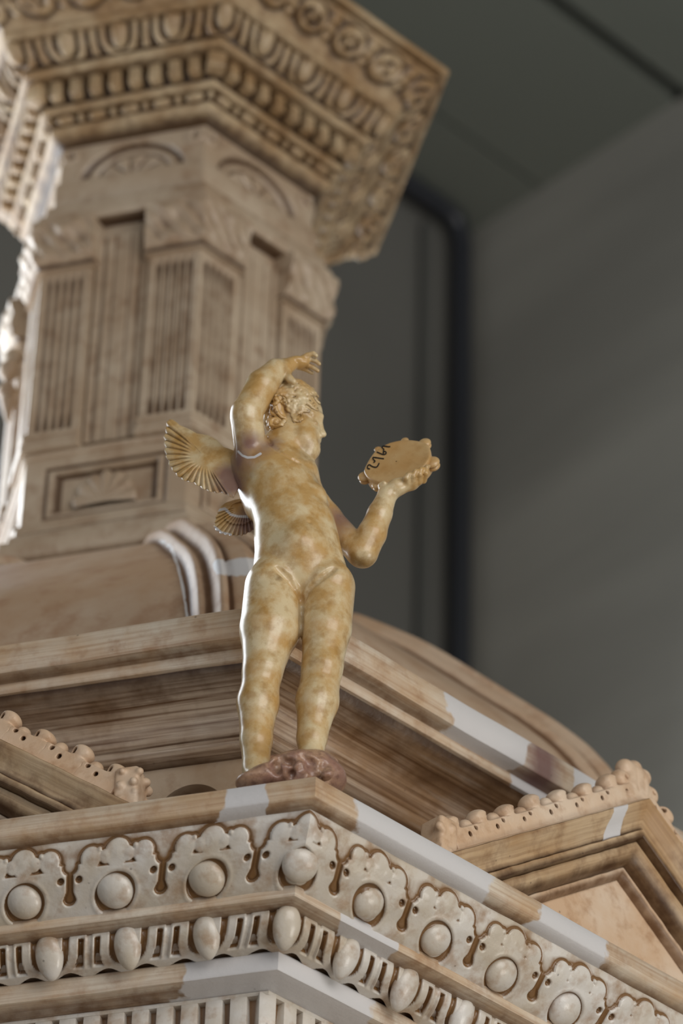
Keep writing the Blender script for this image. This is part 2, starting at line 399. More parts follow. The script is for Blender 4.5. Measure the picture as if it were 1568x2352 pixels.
for z in (1.2, 3.03): slab3('window_frame', -.119, -.041,   .74, 2.6, z, z + .04, MP['frame'], parent=win)
# pipe in the corner with an elbow under the ceiling
def tube(pts, r, n=14):
    pts = [np.array(p, float) for p in pts]; V = []; m = len(pts); side = None
    for i, p in enumerate(pts):
        t = pts[min(i + 1, m - 1)] - pts[max(i - 1, 0)]; t /= np.linalg.norm(t)
        if side is None: side = np.cross(t, (0.3, .2, .9)); side = side if np.linalg.norm(side) > .1 else np.cross(t, (1, 0, 0))
        side = side - t * (side @ t); side /= np.linalg.norm(side); up = np.cross(t, side)
        rr = r if np.isscalar(r) else r[i]
        for j in range(n):
            a = 2 * math.pi * j / n; V.append(p + (side * math.cos(a) + up * math.sin(a)) * rr)
    F = grid_faces(m, n, False, True)[:, ::-1]
    F = F.tolist() + [list(range(n))[::-1], [(m - 1) * n + j for j in range(n)]]
    return V, F
pr = .016
pp = empty('drain_pipe', 'dark vertical pipe with a bent top in the blurred corner of the room', 'pipe', P3(.03, .046, FL))
V, F = tube([P3(.03, .046, FL)] + [P3(.03, .046, FL + i * .5) for i in range(1, 11)] + [P3(.03, .046, ZC - .08)], pr); mk('pipe_run', V, F, MP['pipe'], pp)
V, F = tube([P3(.03, .046, ZC - .08), P3(.03, .049, ZC - .045), P3(.03, .062, ZC - .025), P3(.03, .086, ZC - .02), P3(.03, .2, ZC - .02), P3(.03, .9, ZC - .02)], pr * 1.0); mk('pipe_elbow', V, F, MP['pipe'], pp)
p2 = empty('thin_upright', 'added faint narrow tube on the darker wall left of the dark pipe', 'upright', P3(.012, .105, FL))  # thin tube added for the dim vertical band left of the pipe
V, F = tube([P3(.012, .105, FL), P3(.012, .105, 1), P3(.012, .105, ZC - .05)], .008); mk('upright_run', V, F, MP['upright'], p2)
for z in (0, 1.5, 3): 
    V, F = tube([P3(.012, .105, z), P3(.012, .105, z + .03)], .011); mk('upright_collar', V, F, MP['upright'], p2)

# ------------------------------------------------------------------ lower storey: hexagonal cornice
c0 = (AX[0], AX[1], 0)
low = empty('hexagonal_cornice', 'cream plaster hexagonal cornice with leaf and egg bands under the cherub', 'cornice', c0)
def bumpw(q, *pk):
    o = np.full_like(q, -.2)
    for c_, w_ in pk: o = np.maximum(o, 1.1 - np.abs(q - c_) / w_ * .6)
    return o
ring('top_slab', [(.655, 1.3875), (.663, 1.3865), (.662, 1.372), (.652, 1.3695), (.05, 1.3695), (.05, 1.3875)], MP['slab'], low, 60,
     white=lambda q: bumpw(q, (.12, .07), (.20, .06), (.37, .05), (.62, .04), (.78, .06), (-.07, .025)), seed=2)
cym = [(.650, 1.3700), (.6485, 1.3665), (.6455, 1.3600), (.6400, 1.3520), (.6320, 1.3455), (.6230, 1.3395), (.6165, 1.3345), (.6125, 1.3325)]
def leafh(q, Y, Rm):
    H = .050; p = Rm / 10
    x = (q * 10 + .5) % 1 - .5; x = np.abs(x) * p
    idx = np.round(q * 10); jit = np.sin(idx * 12.9) * .0012
    def circ(cx_, cy_, r_): return np.hypot(x - cx_, (Y - cy_ - jit)) - r_
    d = .0175 - Y; dome_ = np.zeros_like(x)
    for c_ in ((.0, .0120, .0092), (.0072, .0135, .0052), (.0176, .0135, .0074), (.0236, .0205, .0050), (.0120, .0090, .0022)):
        dd_ = circ(*c_); d = np.minimum(d, dd_); dome_ = np.maximum(dome_, np.clip(-dd_ / c_[2], 0, 1) ** .7)
    stem = np.hypot(x - p / 2, np.maximum(0, np.maximum(Y - .0375, .010 - Y))) - (.0021 + .0021 * ss(Y, .032, .0390))
    cup = np.hypot((x - p / 2) / 1.0, Y - .0165) - .0052
    horn = np.hypot(x - (p / 2 - .0062), Y - .0250) - .0019
    d = np.maximum(d, -np.minimum(np.minimum(stem, horn), cup))
    h = .0021 * ss(-d, -.0004, .0010) - .0010 * np.exp(-((d - .0004) / .0009) ** 2)
    h += .0012 * dome_ * ss(Y, .0190, .009)
    rr = np.hypot(x * 1.03, Y - .0372)
    h -= .0026 * ss(rr, .0152, .0136) * ss(rr, .0090, .0112)
    h += .0004 * np.exp(-((rr - .0165) / .0012) ** 2)
    h *= ss(Y, -.001, .0015)
    h += .0002 * np.sin(q * 90 + Y * 300)
    return h
PC, LC = smooth_prof(cym, 84, 2)
LSC = .050 / LC[-1]
leafs = lambda q, Y, Rm: leafh(q, Y * LSC, Rm)
for f in (-1, 0):
    for j in range(10):
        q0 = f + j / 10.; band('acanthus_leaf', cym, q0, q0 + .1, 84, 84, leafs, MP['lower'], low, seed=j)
ring('leaf_band_core', [(.640, 1.3700), (.611, 1.334), (.55, 1.334), (.55, 1.3700)], MP['lower'], low, 4)
V, F = lump(.0119, .0070, .0119, 18, 26)
boss = proto(lambda: mk('boss', V, F, MP['lower'], None))
iv = int(.744 * 83); brz = PC[iv]
for f in (-1, 0):
    for j in range(10 + f + 1):
        q_ = f + j / 10.
        o = inst('boss', boss, low, frame(q_, brz[0] + .0002 + (.0012 if q_ == 0 else 0), brz[1] + .0012, math.radians(42)) @ Matrix.Scale(1 + .06 * math.sin(j * 5.1 + f), 4))
ring('fillet', [(.6140, 1.3345), (.6145, 1.3255), (.600, 1.3240), (.55, 1.3240), (.55, 1.3345)], MP['slab'], low, 60, seed=7,
     white=lambda q: bumpw(q, (.11, .045)))
ova = [(.6000, 1.3255), (.6005, 1.3215), (.5980, 1.3165), (.5910, 1.3115), (.5800, 1.3085), (.5690, 1.3075)]
PO, LO = smooth_prof(ova, 70, 2); HO = LO[-1]
def eggh(q, Y, Rm):
    n = 11; p = .0527; x = np.abs((q * n + .5) % 1 - .5) * p; Yn = Y / HO * .040
    e = np.hypot(x, np.maximum(Yn - .014, 0) * .74)
    h = np.zeros_like(x)
    h -= .0030 * ss(e, .0130, .0120) * ss(e, .0080, .0092)
    h -= .0052 * ss(e, .0188, .0198) * ss(x, .0228, .0218) * ss(Yn, .003, .005) * ss(Yn, .029, .026)
    h -= .0012 * ss(x, .0244, .0250) * ss(Yn, .030, .026)
    edge = .036 + .004 * np.cos(x / p * 2 * math.pi * 2) 
    h -= .0075 * ss(Yn, edge - .0006, edge + .0014)
    return h
for f in (-1, 0):
    for j in range(11):
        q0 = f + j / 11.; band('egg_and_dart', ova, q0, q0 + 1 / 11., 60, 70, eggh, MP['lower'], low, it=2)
ring('egg_band_core', [(.590, 1.3235), (.585, 1.3135), (.55, 1.311), (.50, 1.311), (.50, 1.3235)], MP['lower'], low, 4)
V, F = lump(.0092, .0062, .0150, 24, 24)
V = V.copy(); V[..., 0] *= np.interp(V[..., 2], [-.0155, -.008, 0, .0155], [.78, .93, 1, 1.10])
egg = proto(lambda: mk('egg', V, F, MP['lower'], None))
ie = int(.36 * 69); er = PO[ie]
for f in (-1, 0):
    for j in range(11 + f + 1):
        inst('egg', egg, low, frame(f + j / 11., er[0] - .0016, er[1] + .0002, math.radians(31)) @ Matrix.Scale(1 + .05 * math.sin(j * 3.7 + f * 2), 4))
ring('dentil_shelf', [(.5700, 1.3100), (.5720, 1.3085), (.5715, 1.2955), (.5600, 1.2935), (.48, 1.2935), (.48, 1.3100)], MP['slab'], low, 60, seed=11,
     white=lambda q: bumpw(q, (-.04, .07), (.07, .09)))
ring('dentil_backing', [(.540, 1.2935), (.535, 1.262), (.45, 1.262), (.45, 1.2935)], MP['lower'], low, 30, glaze_shade=1.0)
V, F = boxm(-.0058, .0058, -.006, .008, -.0135, .0135)
den = proto(lambda: mk('dentil', V, F, MP['lower'], None))
for f in (-1, 0):
    for j in range(32 + f + 1):
        inst('dentil', den, low, frame(f + j / 32., .5395, 1.279, 0))
ring('dentil_head_band', [(.5475, 1.2937), (.5475, 1.2905), (.5300, 1.2905), (.5300, 1.2937)], MP['lower'], low, 40)
ring('lower_moulding', [(.5400, 1.2650), (.5400, 1.2550), (.520, 1.2450), (.515, 1.2200), (.40, 1.2200), (.40, 1.2650)], MP['lower'], low, 40, seed=4)
ring('storey_wall', [(.500, 1.2200), (.500, -1.30), (.05, -1.30), (.05, 1.2200)], MP['wall'], low, 20)
ring('plinth', [(.56, -1.28), (.58, -1.30), (.58, -1.4995), (.05, -1.4995), (.05, -1.28)], MP['wall'], low, 20)

# ------------------------------------------------------------------ attic block behind the figure
att = empty('attic_block', 'brown glazed moulded plaster block with a projecting slab behind the cherub', 'moulding', (AX[0], AX[1], 1.3875 + ZO))
ring('projecting_slab', [(.572, 1.5880), (.576, 1.5870), (.575, 1.5640), (.566, 1.5625), (.05, 1.5625), (.05, 1.5880)], MP['slab'], att, 80, seed=21, amp=.0007,
     white=lambda q: bumpw(q, (-1.0, .33), (.34, .07), (.52, .03)), purp=lambda q: bumpw(q, (.44, .03)))
ring('fillet', [(.5600, 1.5640), (.5600, 1.5545), (.5500, 1.5535), (.50, 1.5535), (.50, 1.5640)], MP['slab'], att, 80, seed=22,
     white=lambda q: bumpw(q, (.44, .05)))
cav = [(.5560, 1.5545), (.5520, 1.5490), (.5420, 1.5440), (.5300, 1.5420), (.5215, 1.5380), (.5165, 1.5310), (.5150, 1.5235), (.5110, 1.5200), (.5060, 1.5185)]
P_, L_ = smooth_prof(cav, 30, 2)
ring('cyma_cove', [tuple(v) for v in P_] + [(.46, 1.5185), (.46, 1.5545)], MP['cove'], att, 80, c=0, seed=23, glaze_shade=([0, .012, .03, .05, .06, .07], [.9, .55, .1, .0, .15, .8]))  # shade under the slab and at the cove's foot put into the colour
ring('torus_fillet', [(.5120, 1.5190), (.5160, 1.5170), (.5165, 1.5120), (.5120, 1.5085), (.5060, 1.5075), (.46, 1.5075), (.46, 1.5190)], MP['cove'], att, 80, seed=24, c=.0006)
# wall faces; the left one carries a round hole
def wall_face(f, hole=None):
    r, z0, z1 = .5000, 1.3872, 1.5080; e = r
    if hole is None:
        q = np.linspace(f, f + 1, 30); z = np.linspace(z1, z0, 12)
        Q, Z = np.meshgrid(q, z, indexing='ij'); V = qpos(Q, r, Z)
        U = np.stack([Q * r, Z], -1).reshape(-1, 2)
        return mk('attic_wall', V, grid_faces(30, 12), MP['wall'], att, uv=U)
    uc, zc, hr = hole; n = 64; V = []; a = np.arange(n) / n * 2 * math.pi
    inn = np.stack([uc + hr * np.cos(a), zc + hr * np.sin(a)], -1)
    def edge(t):
        dx, dz = math.cos(t), math.sin(t); m = 9
        if dx > 1e-6: m = min(m, (e / 2 - uc) / dx)
        if dx < -1e-6: m = min(m, (-e / 2 - uc) / dx)
        if dz > 1e-6: m = min(m, (z1 - zc) / dz)
        if dz < -1e-6: m = min(m, (z0 - zc) / dz)
        return (uc + dx * m, zc + dz * m)
    ang_ = sorted(list(a) + [math.atan2(zz - zc, uu - uc) % (2 * math.pi) for uu in (-e / 2, e / 2) for zz in (z0, z1)])
    out = np.array([edge(t) for t in ang_]); inn = np.array([(uc + hr * math.cos(t), zc + hr * math.sin(t)) for t in ang_]); n = len(ang_)
    rows = []
    for uz, rad in ((out, r), (inn * .15 + out * .85, r), (inn, r), (inn, r - .03)): rows.append(qpos(f + .5 + uz[:, 0] / e, rad, uz[:, 1]))
    V = np.concatenate(rows); F = grid_faces(4, n, False, True)[:, ::-1]
    Vc = np.concatenate([rows[3], [qpos(f + .5 + uc / e, r - .03, zc)]]); 
    o = mk('attic_wall', V, F, MP['wall'], att)
    mk('hole_back', Vc, [[i, (i + 1) % n, n] for i in range(n)], MP['hole'], o)
for f in range(-3, 3): wall_face(f, (.199, 1.4660, .0255) if f == -1 else None)

# ------------------------------------------------------------------ pediments
def crest_tile():
    Fd = Field((-.022, -.012, -.016), (.022, .012, .022), .0009)
    Fd.rbox((0, 0, -.0035), (.0174, .0078, .0078), .0012)
    Fd.cone((-.0068, 0, -.004), (-.0078, 0, .0072), .0066, .0072, .0016); Fd.ell((-.0090, -.001, .0090), (.0078, .0088, .0052), k=.002)
    Fd.cone((.0092, 0, -.004), (.0092, 0, .0050), .0046, .0052, .0016)
    for y in (-.0155, .0155): Fd.rbox((0, y, 0), (.03, .0072, .03), .001, .0015, True)
    f0 = Fd.f.copy()
    for a_, b_, ra, rb in (((-.0035, -.013, .0085), (-.0045, -.004, .0065), .0026, .0020), ((.0020, -.013, -.004), (.0022, .010, .006), .0017, .0017), ((.0115, -.012, .0030), (.0105, -.003, .0010), .0019, .0015),
                           ((-.0120, -.0092, -.006), (-.0135, -.0092, .012), .0012, .0012), ((-.0070, -.0090, -.008), (-.0078, -.0090, .003), .0010, .0010), ((.0072, -.0088, -.007), (.0078, -.0088, .006), .0009, .0009), ((.0175, -.012, -.003), (.0175, .010, .008), .0016, .0016)):
        Fd.cone(a_, b_, ra, rb, .0008, True)
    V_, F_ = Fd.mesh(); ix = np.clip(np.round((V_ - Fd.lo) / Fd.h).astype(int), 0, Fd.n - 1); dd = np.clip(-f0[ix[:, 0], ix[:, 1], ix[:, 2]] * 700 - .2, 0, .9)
    return mk('crest_curl', V_, F_, MP['crest'], None, ang=None, wear_shade=np.stack([dd, dd * 0, dd * 0], -1))
curl = proto(crest_tile)
TANF = .69; FI = math.atan(TANF); CF = math.cos(FI); SF = math.sin(FI)
def pediment(f, label, whitept):
    a = HD - (f + .5) * math.pi / 3; Nn = np.array((math.sin(a), math.cos(a), 0)); T = np.array((-Nn[1], Nn[0], 0)); Z = np.array((0, 0, 1.))
    A0 = .534; C = np.array((AX[0], AX[1], 0)) + Nn * A0
    zb, z1 = 1.3876, 1.5285
    def pt(u, z, d): return C + T * u + Z * (z + ZO) + Nn * d
    t = empty('pediment', label, 'pediment', tuple(pt(0, zb, 0)), 'small triangular pediments standing on the lower cornice')
    def zq(qq): return z1 - qq / CF
    def ends(qq): return (zq(qq) - zb) / TANF
    def mould(name, prof, mat, wh=None, closed=True, **kw):
        P = chamfer(prof, .0007) if closed else np.array(prof); m = len(P); n = 24; V = []; U = []; wr = []
        for i in range(2 * n + 1):
            s = (i - n) / n; w = .00012 * math.sin(i * 1.7) + .0001 * math.sin(i * 4.1 + f)
            for qq, d in P:
                u = s * ends(qq); V.append(pt(u, zq(qq) - TANF * abs(u) + w, d + w)); U.append((u, qq)); wr.append((.75 if (qq > prof[-2][0] - .0035 or qq < prof[0][0] + .0006) and name != 'crest_strip' else (.12 if name != 'crest_strip' else 0), wh(u) if wh else 0, 0))  # recess lines painted darker so the mouldings separate
        L = np.concatenate([[0], np.cumsum(np.linalg.norm(np.diff(P, axis=0), axis=1))]); U = [(u[0] * 1.2, L[i % m]) for i, u in enumerate(U)]
        return mk(name, V, grid_faces(2 * n + 1, m, False, closed), mat, t, uv=U, wear_shade=np.array(wr), **kw)
    mould('raking_cyma', [(-.001, .0355), (.002, .0350), (.008, .0300), (.014, .0265), (.0180, .0260), (.0180, 0), (-.001, 0)], MP['ped'],
          wh=lambda u: 1.0 - abs(u + .030) / .010 * .6 if f == 0 else 0)
    mould('raking_fillet', [(.0180, .0285), (.0235, .0285), (.0240, .0230), (.0240, 0), (.0180, 0)], MP['ped'])
    mould('raking_ovolo', [(.0240, .0215), (.0290, .0210), (.0345, .0170), (.0370, .0120), (.0370, 0), (.0240, 0)], MP['ped'])
    mould('inner_fillet', [(.0370, .0085), (.0415, .0080), (.0440, .0035), (.0440, 0), (.0370, 0)], MP['crest'])
    u0, zt = ends(.0440), zq(.0440); n = 20
    V = []; 
    for i in range(-n, n + 1):
        u = u0 * i / n
        for j in range(9): V.append(pt(u, zb + (zt - TANF * abs(u) - zb) * (1 - j / 8), .0016))
    mk('tympanum', V, grid_faces(2 * n + 1, 9), MP['crest'], t)
    # solid back
    ue = ends(0); V = [pt(-ue, zb, .001), pt(ue, zb, .001), pt(0, z1, .001), pt(-ue, zb, -.045), pt(ue, zb, -.045), pt(0, z1, -.045)]
    mk('back_block', V, [[0, 1, 2], [3, 5, 4], [0, 3, 4, 1], [1, 4, 5, 2], [2, 5, 3, 0]], MP['crest'], t, smooth=False)
    # crest strip + curls
    mould('crest_strip', [(-.0030, .0290), (-.0005, .0345), (-.0005, .004), (-.0030, .006)], MP['crest'])
    Lr = math.hypot(ends(0), z1 - zb)
    for sgn in (-1, 1):
        nn = 8
        for i in range(nn):
            if i == 0: continue
            dist = (i - .35) * .0325
            u = sgn * dist * CF; z = z1 + .0125 / CF - abs(u) * TANF
            o3 = pt(u, z, .020)
            X = T * sgn * CF - Z * SF; Zl = T * sgn * SF + Z * CF
            X = -X; Y_ = -Nn if sgn < 0 else -Nn
            Mx = Matrix((tuple(X), tuple(Y_), tuple(Zl))).transposed().to_4x4(); Mx.translation = Vector(o3)
            sc = (1 + .10 * math.sin(i * 2.3 + sgn + f)) * .98
            o = inst('crest_curl', curl, t, Mx @ Matrix.Rotation(.03 * math.sin(i * 3.1), 4, 'Y') @ Matrix.Diagonal((1, 1, sc, 1)))
    Fd = Field((-.024, -.014, -.014), (.024, .014, .030), .0009)      # palmette on the apex
    Fd.cone((0, 0, -.012), (0, 0, .008), .0165, .0115, .003); Fd.ball((.0150, 0, .002), .0078, .003); Fd.ball((-.0150, 0, .002), .0078, .003)
    Fd.ball((.0090, 0, .0150), .0070, .002); Fd.ball((-.0090, 0, .0150), .0070, .002); Fd.ball((0, 0, .0185), .0066, .002)
    for y in (-.0165, .0165): Fd.rbox((0, y, .008), (.03, .0085, .03), .001, .003, True)
    for x in (-.0045, .0045, .0120, -.0120): Fd.cone((x * .7, -.0085, -.004), (x * 1.05, -.0085, .022), .0012, .0014, .001, True)
    for x in (-.0145, .0150): Fd.cone((x, -.012, .003), (x, -.004, .002), .0020, .0016, .001, True)
    V_, F_ = Fd.mesh(); R3 = np.array((T, -Nn, Z)); V_ = V_ @ R3 + pt(0, z1 + .014, .020)
    mk('apex_palmette', V_, F_, MP['crest'], t, ang=None)
    # rough broken ends
    for sgn in (-1, 1):
        Fd = Field((-.02, -.02, -.02), (.02, .022, .034), .0010); r_ = np.random.RandomState(5 + sgn + f)
        Fd.rbox((0, 0, .006), (.0085, .0105, .0165), .003)
        for _ in range(30): Fd.ball(r_.uniform((-.010, -.012, -.010), (.010, .012, .022)), r_.uniform(.0020, .0042), .0016)
        for _ in range(16): Fd.ball(r_.uniform((-.016, -.018, -.012), (.016, .012, .026)), r_.uniform(.0012, .0026), .001, True)
        Vv, Ff = Fd.mesh(); Vv = Vv @ R3 + pt(sgn * (ends(0) - .006), zb + .012, .020); Vv[:, 2] = np.maximum(Vv[:, 2], zb + ZO + .0003)
        mk('rough_end', Vv, Ff, MP['crest'], t, ang=None)
    return t
pediment(0, 'right triangular pediment with curled crest and pink tympanum, peak against the grey wall', 0)
pediment(-1, 'left pediment cut off by the frame edge, only its scalloped sloping end in view', 0)

# ------------------------------------------------------------------ dome
dome = empty('ribbed_dome', 'smooth tan plaster ribbed dome between attic slab and tall lantern', 'dome', (AX[0], AX[1], 1.588 + ZO))
DP = [(.158, 1.9365), (.180, 1.9280), (.225, 1.9000), (.259, 1.8770), (.294, 1.8460), (.334, 1.8100), (.370, 1.7780), (.402, 1.7420), (.426, 1.6950), (.438, 1.6400), (.440, 1.5892)]
DPs, DL_ = smooth_prof(DP, 60, 2)
def domeh(q, Y, Rm):
    x = np.abs(q - np.round(q)) * np.interp(Y, DL_, DPs[:, 0])
    h = .0000 * x
    h = h + .010 * ss(x, .0455, .0385) - .0045 * ss(x, .0385, .034) * ss(x, .022, .030)
    h = h + .0065 * np.exp(-((x - .0235) / .0050) ** 2)
    h = h - .0045 * np.exp(-((x - .0150) / .0018) ** 2)
    return h * ss(Y, .012, .045)
for f in (-2, -1, 0, 1):
    band('dome_panel', DP, f, f + 1, 240, 60, domeh, MP['dome'], dome, bk=4, dk=120, stainf=(lambda V: np.maximum(near_line(V, [(368, 1241), (392, 1256), (408, 1300), (420, 1350), (431, 1425)], 3.2), near_line(V, [(505, 1302), (610, 1296)], 24) * .8)) if f in (-1, 0) else None)
band('dome_rear', DP, 2, 4, 61, 30, lambda q, Y, R: q * 0, MP['dome'], dome)

# ------------------------------------------------------------------ tower
tow = empty('lantern_tower', 'tall blurred hexagonal plaster lantern with fluted pilasters and shell panels', 'tower', (AX[0], AX[1], 1.94 + ZO))
ring('base_ledge', [(.1660, 1.9640), (.1685, 1.9630), (.1685, 1.9460), (.1600, 1.9420), (.06, 1.9370), (.06, 1.9640)], MP['tower'], tow, 20)
ring('base_torus', [(.1490, 1.9800), (.1560, 1.9770), (.1590, 1.9730), (.1580, 1.9670), (.1530, 1.9635), (.06, 1.9635), (.06, 1.9800)], MP['tower'], tow, 20, c=.0003)
ring('base_fillet', [(.1475, 1.9920), (.1515, 1.9900), (.1520, 1.9810), (.06, 1.9800), (.06, 1.9920)], MP['tower'], tow, 20)
def u_of(Q, R=.1468): return (Q - np.floor(Q) - .5) * R
def pedh(Q, Z):
    u = np.abs(u_of(Q)); zc = 2.0245; dz = np.abs(Z - zc)
    e = np.maximum(u - .0565, dz - .0285)
    h = -.0030 * ss(-e, 0, .0015) + .0018 * ss(-e, .0030, .0042)
    e2 = np.maximum(u - .0475, dz - .0215)
    return h - .0070 * ss(-e2, 0, .0012)
def shell(name, q, r, z, W_, H_, n, up=1):
    """fan-shaped shell, ribs radiating from its lower centre"""
    V = []; nu, nr = n * 8, 12
    for i in range(nu + 1):
        a = math.pi * i / nu; rib = abs(math.sin(a * n))
        for j in range(nr + 1):
            t = j / nr; sc = 1 + .07 * rib * t
            V.append((math.cos(a) * W_ * t * sc, -.0045 * (1 - t * t * .8) - .0022 * rib * t, math.sin(a) * H_ * t * sc - H_ / 2))
    for i in range(nu + 1):
        a = math.pi * i / nu; V.append((math.cos(a) * W_ * 1.05, .004, math.sin(a) * H_ * 1.05 - H_ / 2))
    V = np.array(V); G = np.concatenate([V[:(nu + 1) * (nr + 1)].reshape(nu + 1, nr + 1, 3), V[(nu + 1) * (nr + 1):][:, None]], 1)
    Mx = frame(q, r, z); Wd = G.reshape(-1, 3) @ np.array(Mx.to_3x3()).T + np.array(Mx.translation)
    return mk(name, Wd, grid_faces(nu + 1, nr + 2), MP['tower'], tow, ang=None)
FACES = (-2, -1, 0, 1)
for f in FACES:
    patch('pedestal', f, f + 1, 1.9910, 2.0640, .1468, .05, pedh, MP['tower'], tow, 100, 60)
    shell('shell', f + .5, .1420, 2.0230, .0270, .0330, 7)
patch('pedestal', 2, 4, 1.9910, 2.0640, .1468, .05, None, MP['tower'], tow, 6, 4)
ring('pedestal_cap', [(.1490, 2.0690), (.1505, 2.0670), (.1500, 2.0630), (.1440, 2.0620), (.06, 2.0620), (.06, 2.0690)], MP['tower'], tow, 20)
ring('core', [(.1385, 2.3350), (.1385, 2.0680), (.05, 2.0680), (.05, 2.3350)], MP['tower'], tow, 12)
def bayh(Q, Z):
    u = np.abs(u_of(Q)); return -.0018 * ss(u, .0200, .0190) + .0018 * ss(u, .0165, .0150) - .0014 * np.exp(-((u - .0075) / .0012) ** 2)
def flute(Q, Z):
    u = np.abs(Q - np.round(Q)) * .1468
    w = np.abs(((u - .0045) / .0072) % 1 - .5)
    h = -.0030 * ss(w, .40, .24) * ss(u, .0045, .0060) * ss(u, .0420, .0405)
    return h * ss(Z, 2.0930, 2.0960) * ss(Z, 2.2690, 2.2660)
for f in FACES:
    patch('bay_panel', f + .335, f + .665, 2.0760, 2.3120, .1438, .02, bayh, MP['tower'], tow, 50, 8)
    patch('bay_reveal', f + .335, f + .665, 2.3290, 2.3420, .1520, .02, None, MP['tower'], tow, 4, 3)
def caph(Q, Z):
    u = (Q - np.round(Q)) * .1468; v = (Z - 2.275) / .052
    h = .0060 * ss(v, 0, .25) + .004 * ss(v, .5, .9)
    h = h + .0022 * np.sin(u * 300 + 4 * v) * np.sin(v * 11 + u * 120) * ss(v, .1, .2) * ss(v, 1, .85)
    au = np.abs(np.abs(u) - .030); h = h + .0050 * np.exp(-((au / .010) ** 2 + ((v - .72) / .16) ** 2))
    h = h - .004 * np.exp(-((v - .08) / .05) ** 2)
    return h
for k in (-2, -1, 0, 1, 2):
    patch('pilaster', k - .318, k + .318, 2.0890, 2.2740, .1490, .02, flute, MP['tower'], tow, 150, 30)
    patch('pilaster_base', k - .330, k + .330, 2.0690, 2.0770, .1545, .02, None, MP['tower'], tow, 12, 3)
    patch('pilaster_base', k - .324, k + .324, 2.0770, 2.0840, .1520, .02, None, MP['tower'], tow, 12, 3)
    patch('pilaster_base', k - .322, k + .322, 2.0840, 2.0890, .1535, .02, None, MP['tower'], tow, 12, 3)
    patch('capital', k - .345, k + .345, 2.2740, 2.3270, .1545, .02, caph, MP['tower'], tow, 120, 50)
ring('abacus_band', [(.1560, 2.3390), (.1580, 2.3370), (.1570, 2.3270), (.1480, 2.3420 - .015), (.06, 2.327), (.06, 2.3390)], MP['tower'], tow, 20, c=.0005)
ring('architrave', [(.1400, 2.3580), (.1480, 2.3560), (.1500, 2.3440), (.1440, 2.3385), (.06, 2.3385), (.06, 2.3580)], MP['tower'], tow, 20, c=.0005)
ring('plain_band', [(.1400, 2.3890), (.1425, 2.3880), (.1410, 2.3580), (.1350, 2.3570), (.06, 2.3570), (.06, 2.3890)], MP['tower'], tow, 20)
def frieh(Q, Z):
    u = u_of(Q, .137); v = Z - 2.3900; rr = np.hypot(u / 1.35, v)
    h = -.0065 * ss(rr, .0385, .0370) + .0040 * np.exp(-((rr - .0300) / .0022) ** 2)
    a = np.arctan2(v, u / 1.35); h = h + .0035 * np.abs(np.sin(a * 5.5)) * ss(rr, .026, .024) * ss(rr, .004, .010)
    s2 = np.hypot(np.abs(u) - .0590, v - .0330); h = h + .0030 * np.exp(-((s2 - .006) / .0025) ** 2)
    return h
for f in FACES: patch('shell_frieze', f, f + 1, 2.3885, 2.4340, .1370, .04, frieh, MP['tower'], tow, 120, 50)
patch('shell_frieze', 2, 4, 2.3885, 2.4340, .1370, .04, None, MP['tower'], tow, 6, 4)
# hanging ornaments on the shaded-left flank
for q_ in (-1.5,):
    Fd = Field((-.02, -.02, -.05), (.02, .012, .05), .0014)
    Fd.ball((0, 0, .03), .010, .004); Fd.ball((.004, -.004, .012), .010, .004); Fd.ball((-.004, -.003, -.006), .009, .004); Fd.cone((0, -.002, -.02), (0, 0, -.040), .007, .003, .004)
    V_, F_ = Fd.mesh(); Mx = frame(q_, .158, 2.205); V_ = V_ @ np.array(Mx.to_3x3()).T + np.array(Mx.translation)
    mk('hanging_swag', V_, F_, MP['tower'], tow, ang=None)
# ---- tower cornice, a thing of its own
tc = empty('lantern_cornice', 'wide blurred hexagonal cornice crowning the lantern, with eggs, dentils and beads', 'cornice', (AX[0], AX[1], 2.434 + ZO))
ring('cove', [(.1520, 2.4510), (.1535, 2.4490), (.1520, 2.4440), (.1470, 2.4400), (.1400, 2.4370), (.1370, 2.4340), (.06, 2.4340), (.06, 2.4510)], MP['tcorn'], tc, 24, c=.0003)
ring('bead_backing', [(.1530, 2.4605), (.1530, 2.4505), (.06, 2.4505), (.06, 2.4605)], MP['tcorn'], tc, 24, glaze_shade=.9)
ring('lower_fillet', [(.1640, 2.4675), (.1655, 2.4665), (.1650, 2.4610), (.1600, 2.4600), (.06, 2.4600), (.06, 2.4675)], MP['tcorn'], tc, 24)
ring('dentil_backing', [(.1660, 2.4900), (.1620, 2.4670), (.06, 2.4670), (.06, 2.4900)], MP['tcorn'], tc, 24, glaze_shade=.9)
ring('middle_fillet', [(.1890, 2.4975), (.1905, 2.4965), (.1900, 2.4905), (.1840, 2.4890), (.06, 2.4890), (.06, 2.4975)], MP['tcorn'], tc, 24)
ovt = [(.2100, 2.5215), (.2085, 2.5150), (.2040, 2.5070), (.1970, 2.5010), (.1890, 2.4970)]
PT, LT = smooth_prof(ovt, 40, 2)
def eggt(q, Y, Rm):
    n = 4; p = Rm / n; x = np.abs((q * n + .5) % 1 - .5) * p; Yn = Y / LT[-1] * .033
    e = np.hypot(x, np.maximum(Yn - .012, 0) * .72)
    h = -.0040 * ss(e, .0075, .0095) * ss(e, .0130, .0115) + .0018 * np.exp(-((e - .0150) / .002) ** 2)
    h = h - .0045 * ss(e, .0175, .0190) * ss(x, .0225, .0215)
    return h - .0045 * ss(Yn, .0285, .031)
for f in FACES:
    for j in range(4): band('egg_and_dart', ovt, f + j / 4., f + (j + 1) / 4., 44, 40, eggt, MP['tcorn'], tc, bk=3)
ring('egg_core', [(.2020, 2.5210), (.1880, 2.4990), (.06, 2.4970), (.06, 2.5210)], MP['tcorn'], tc, 6)
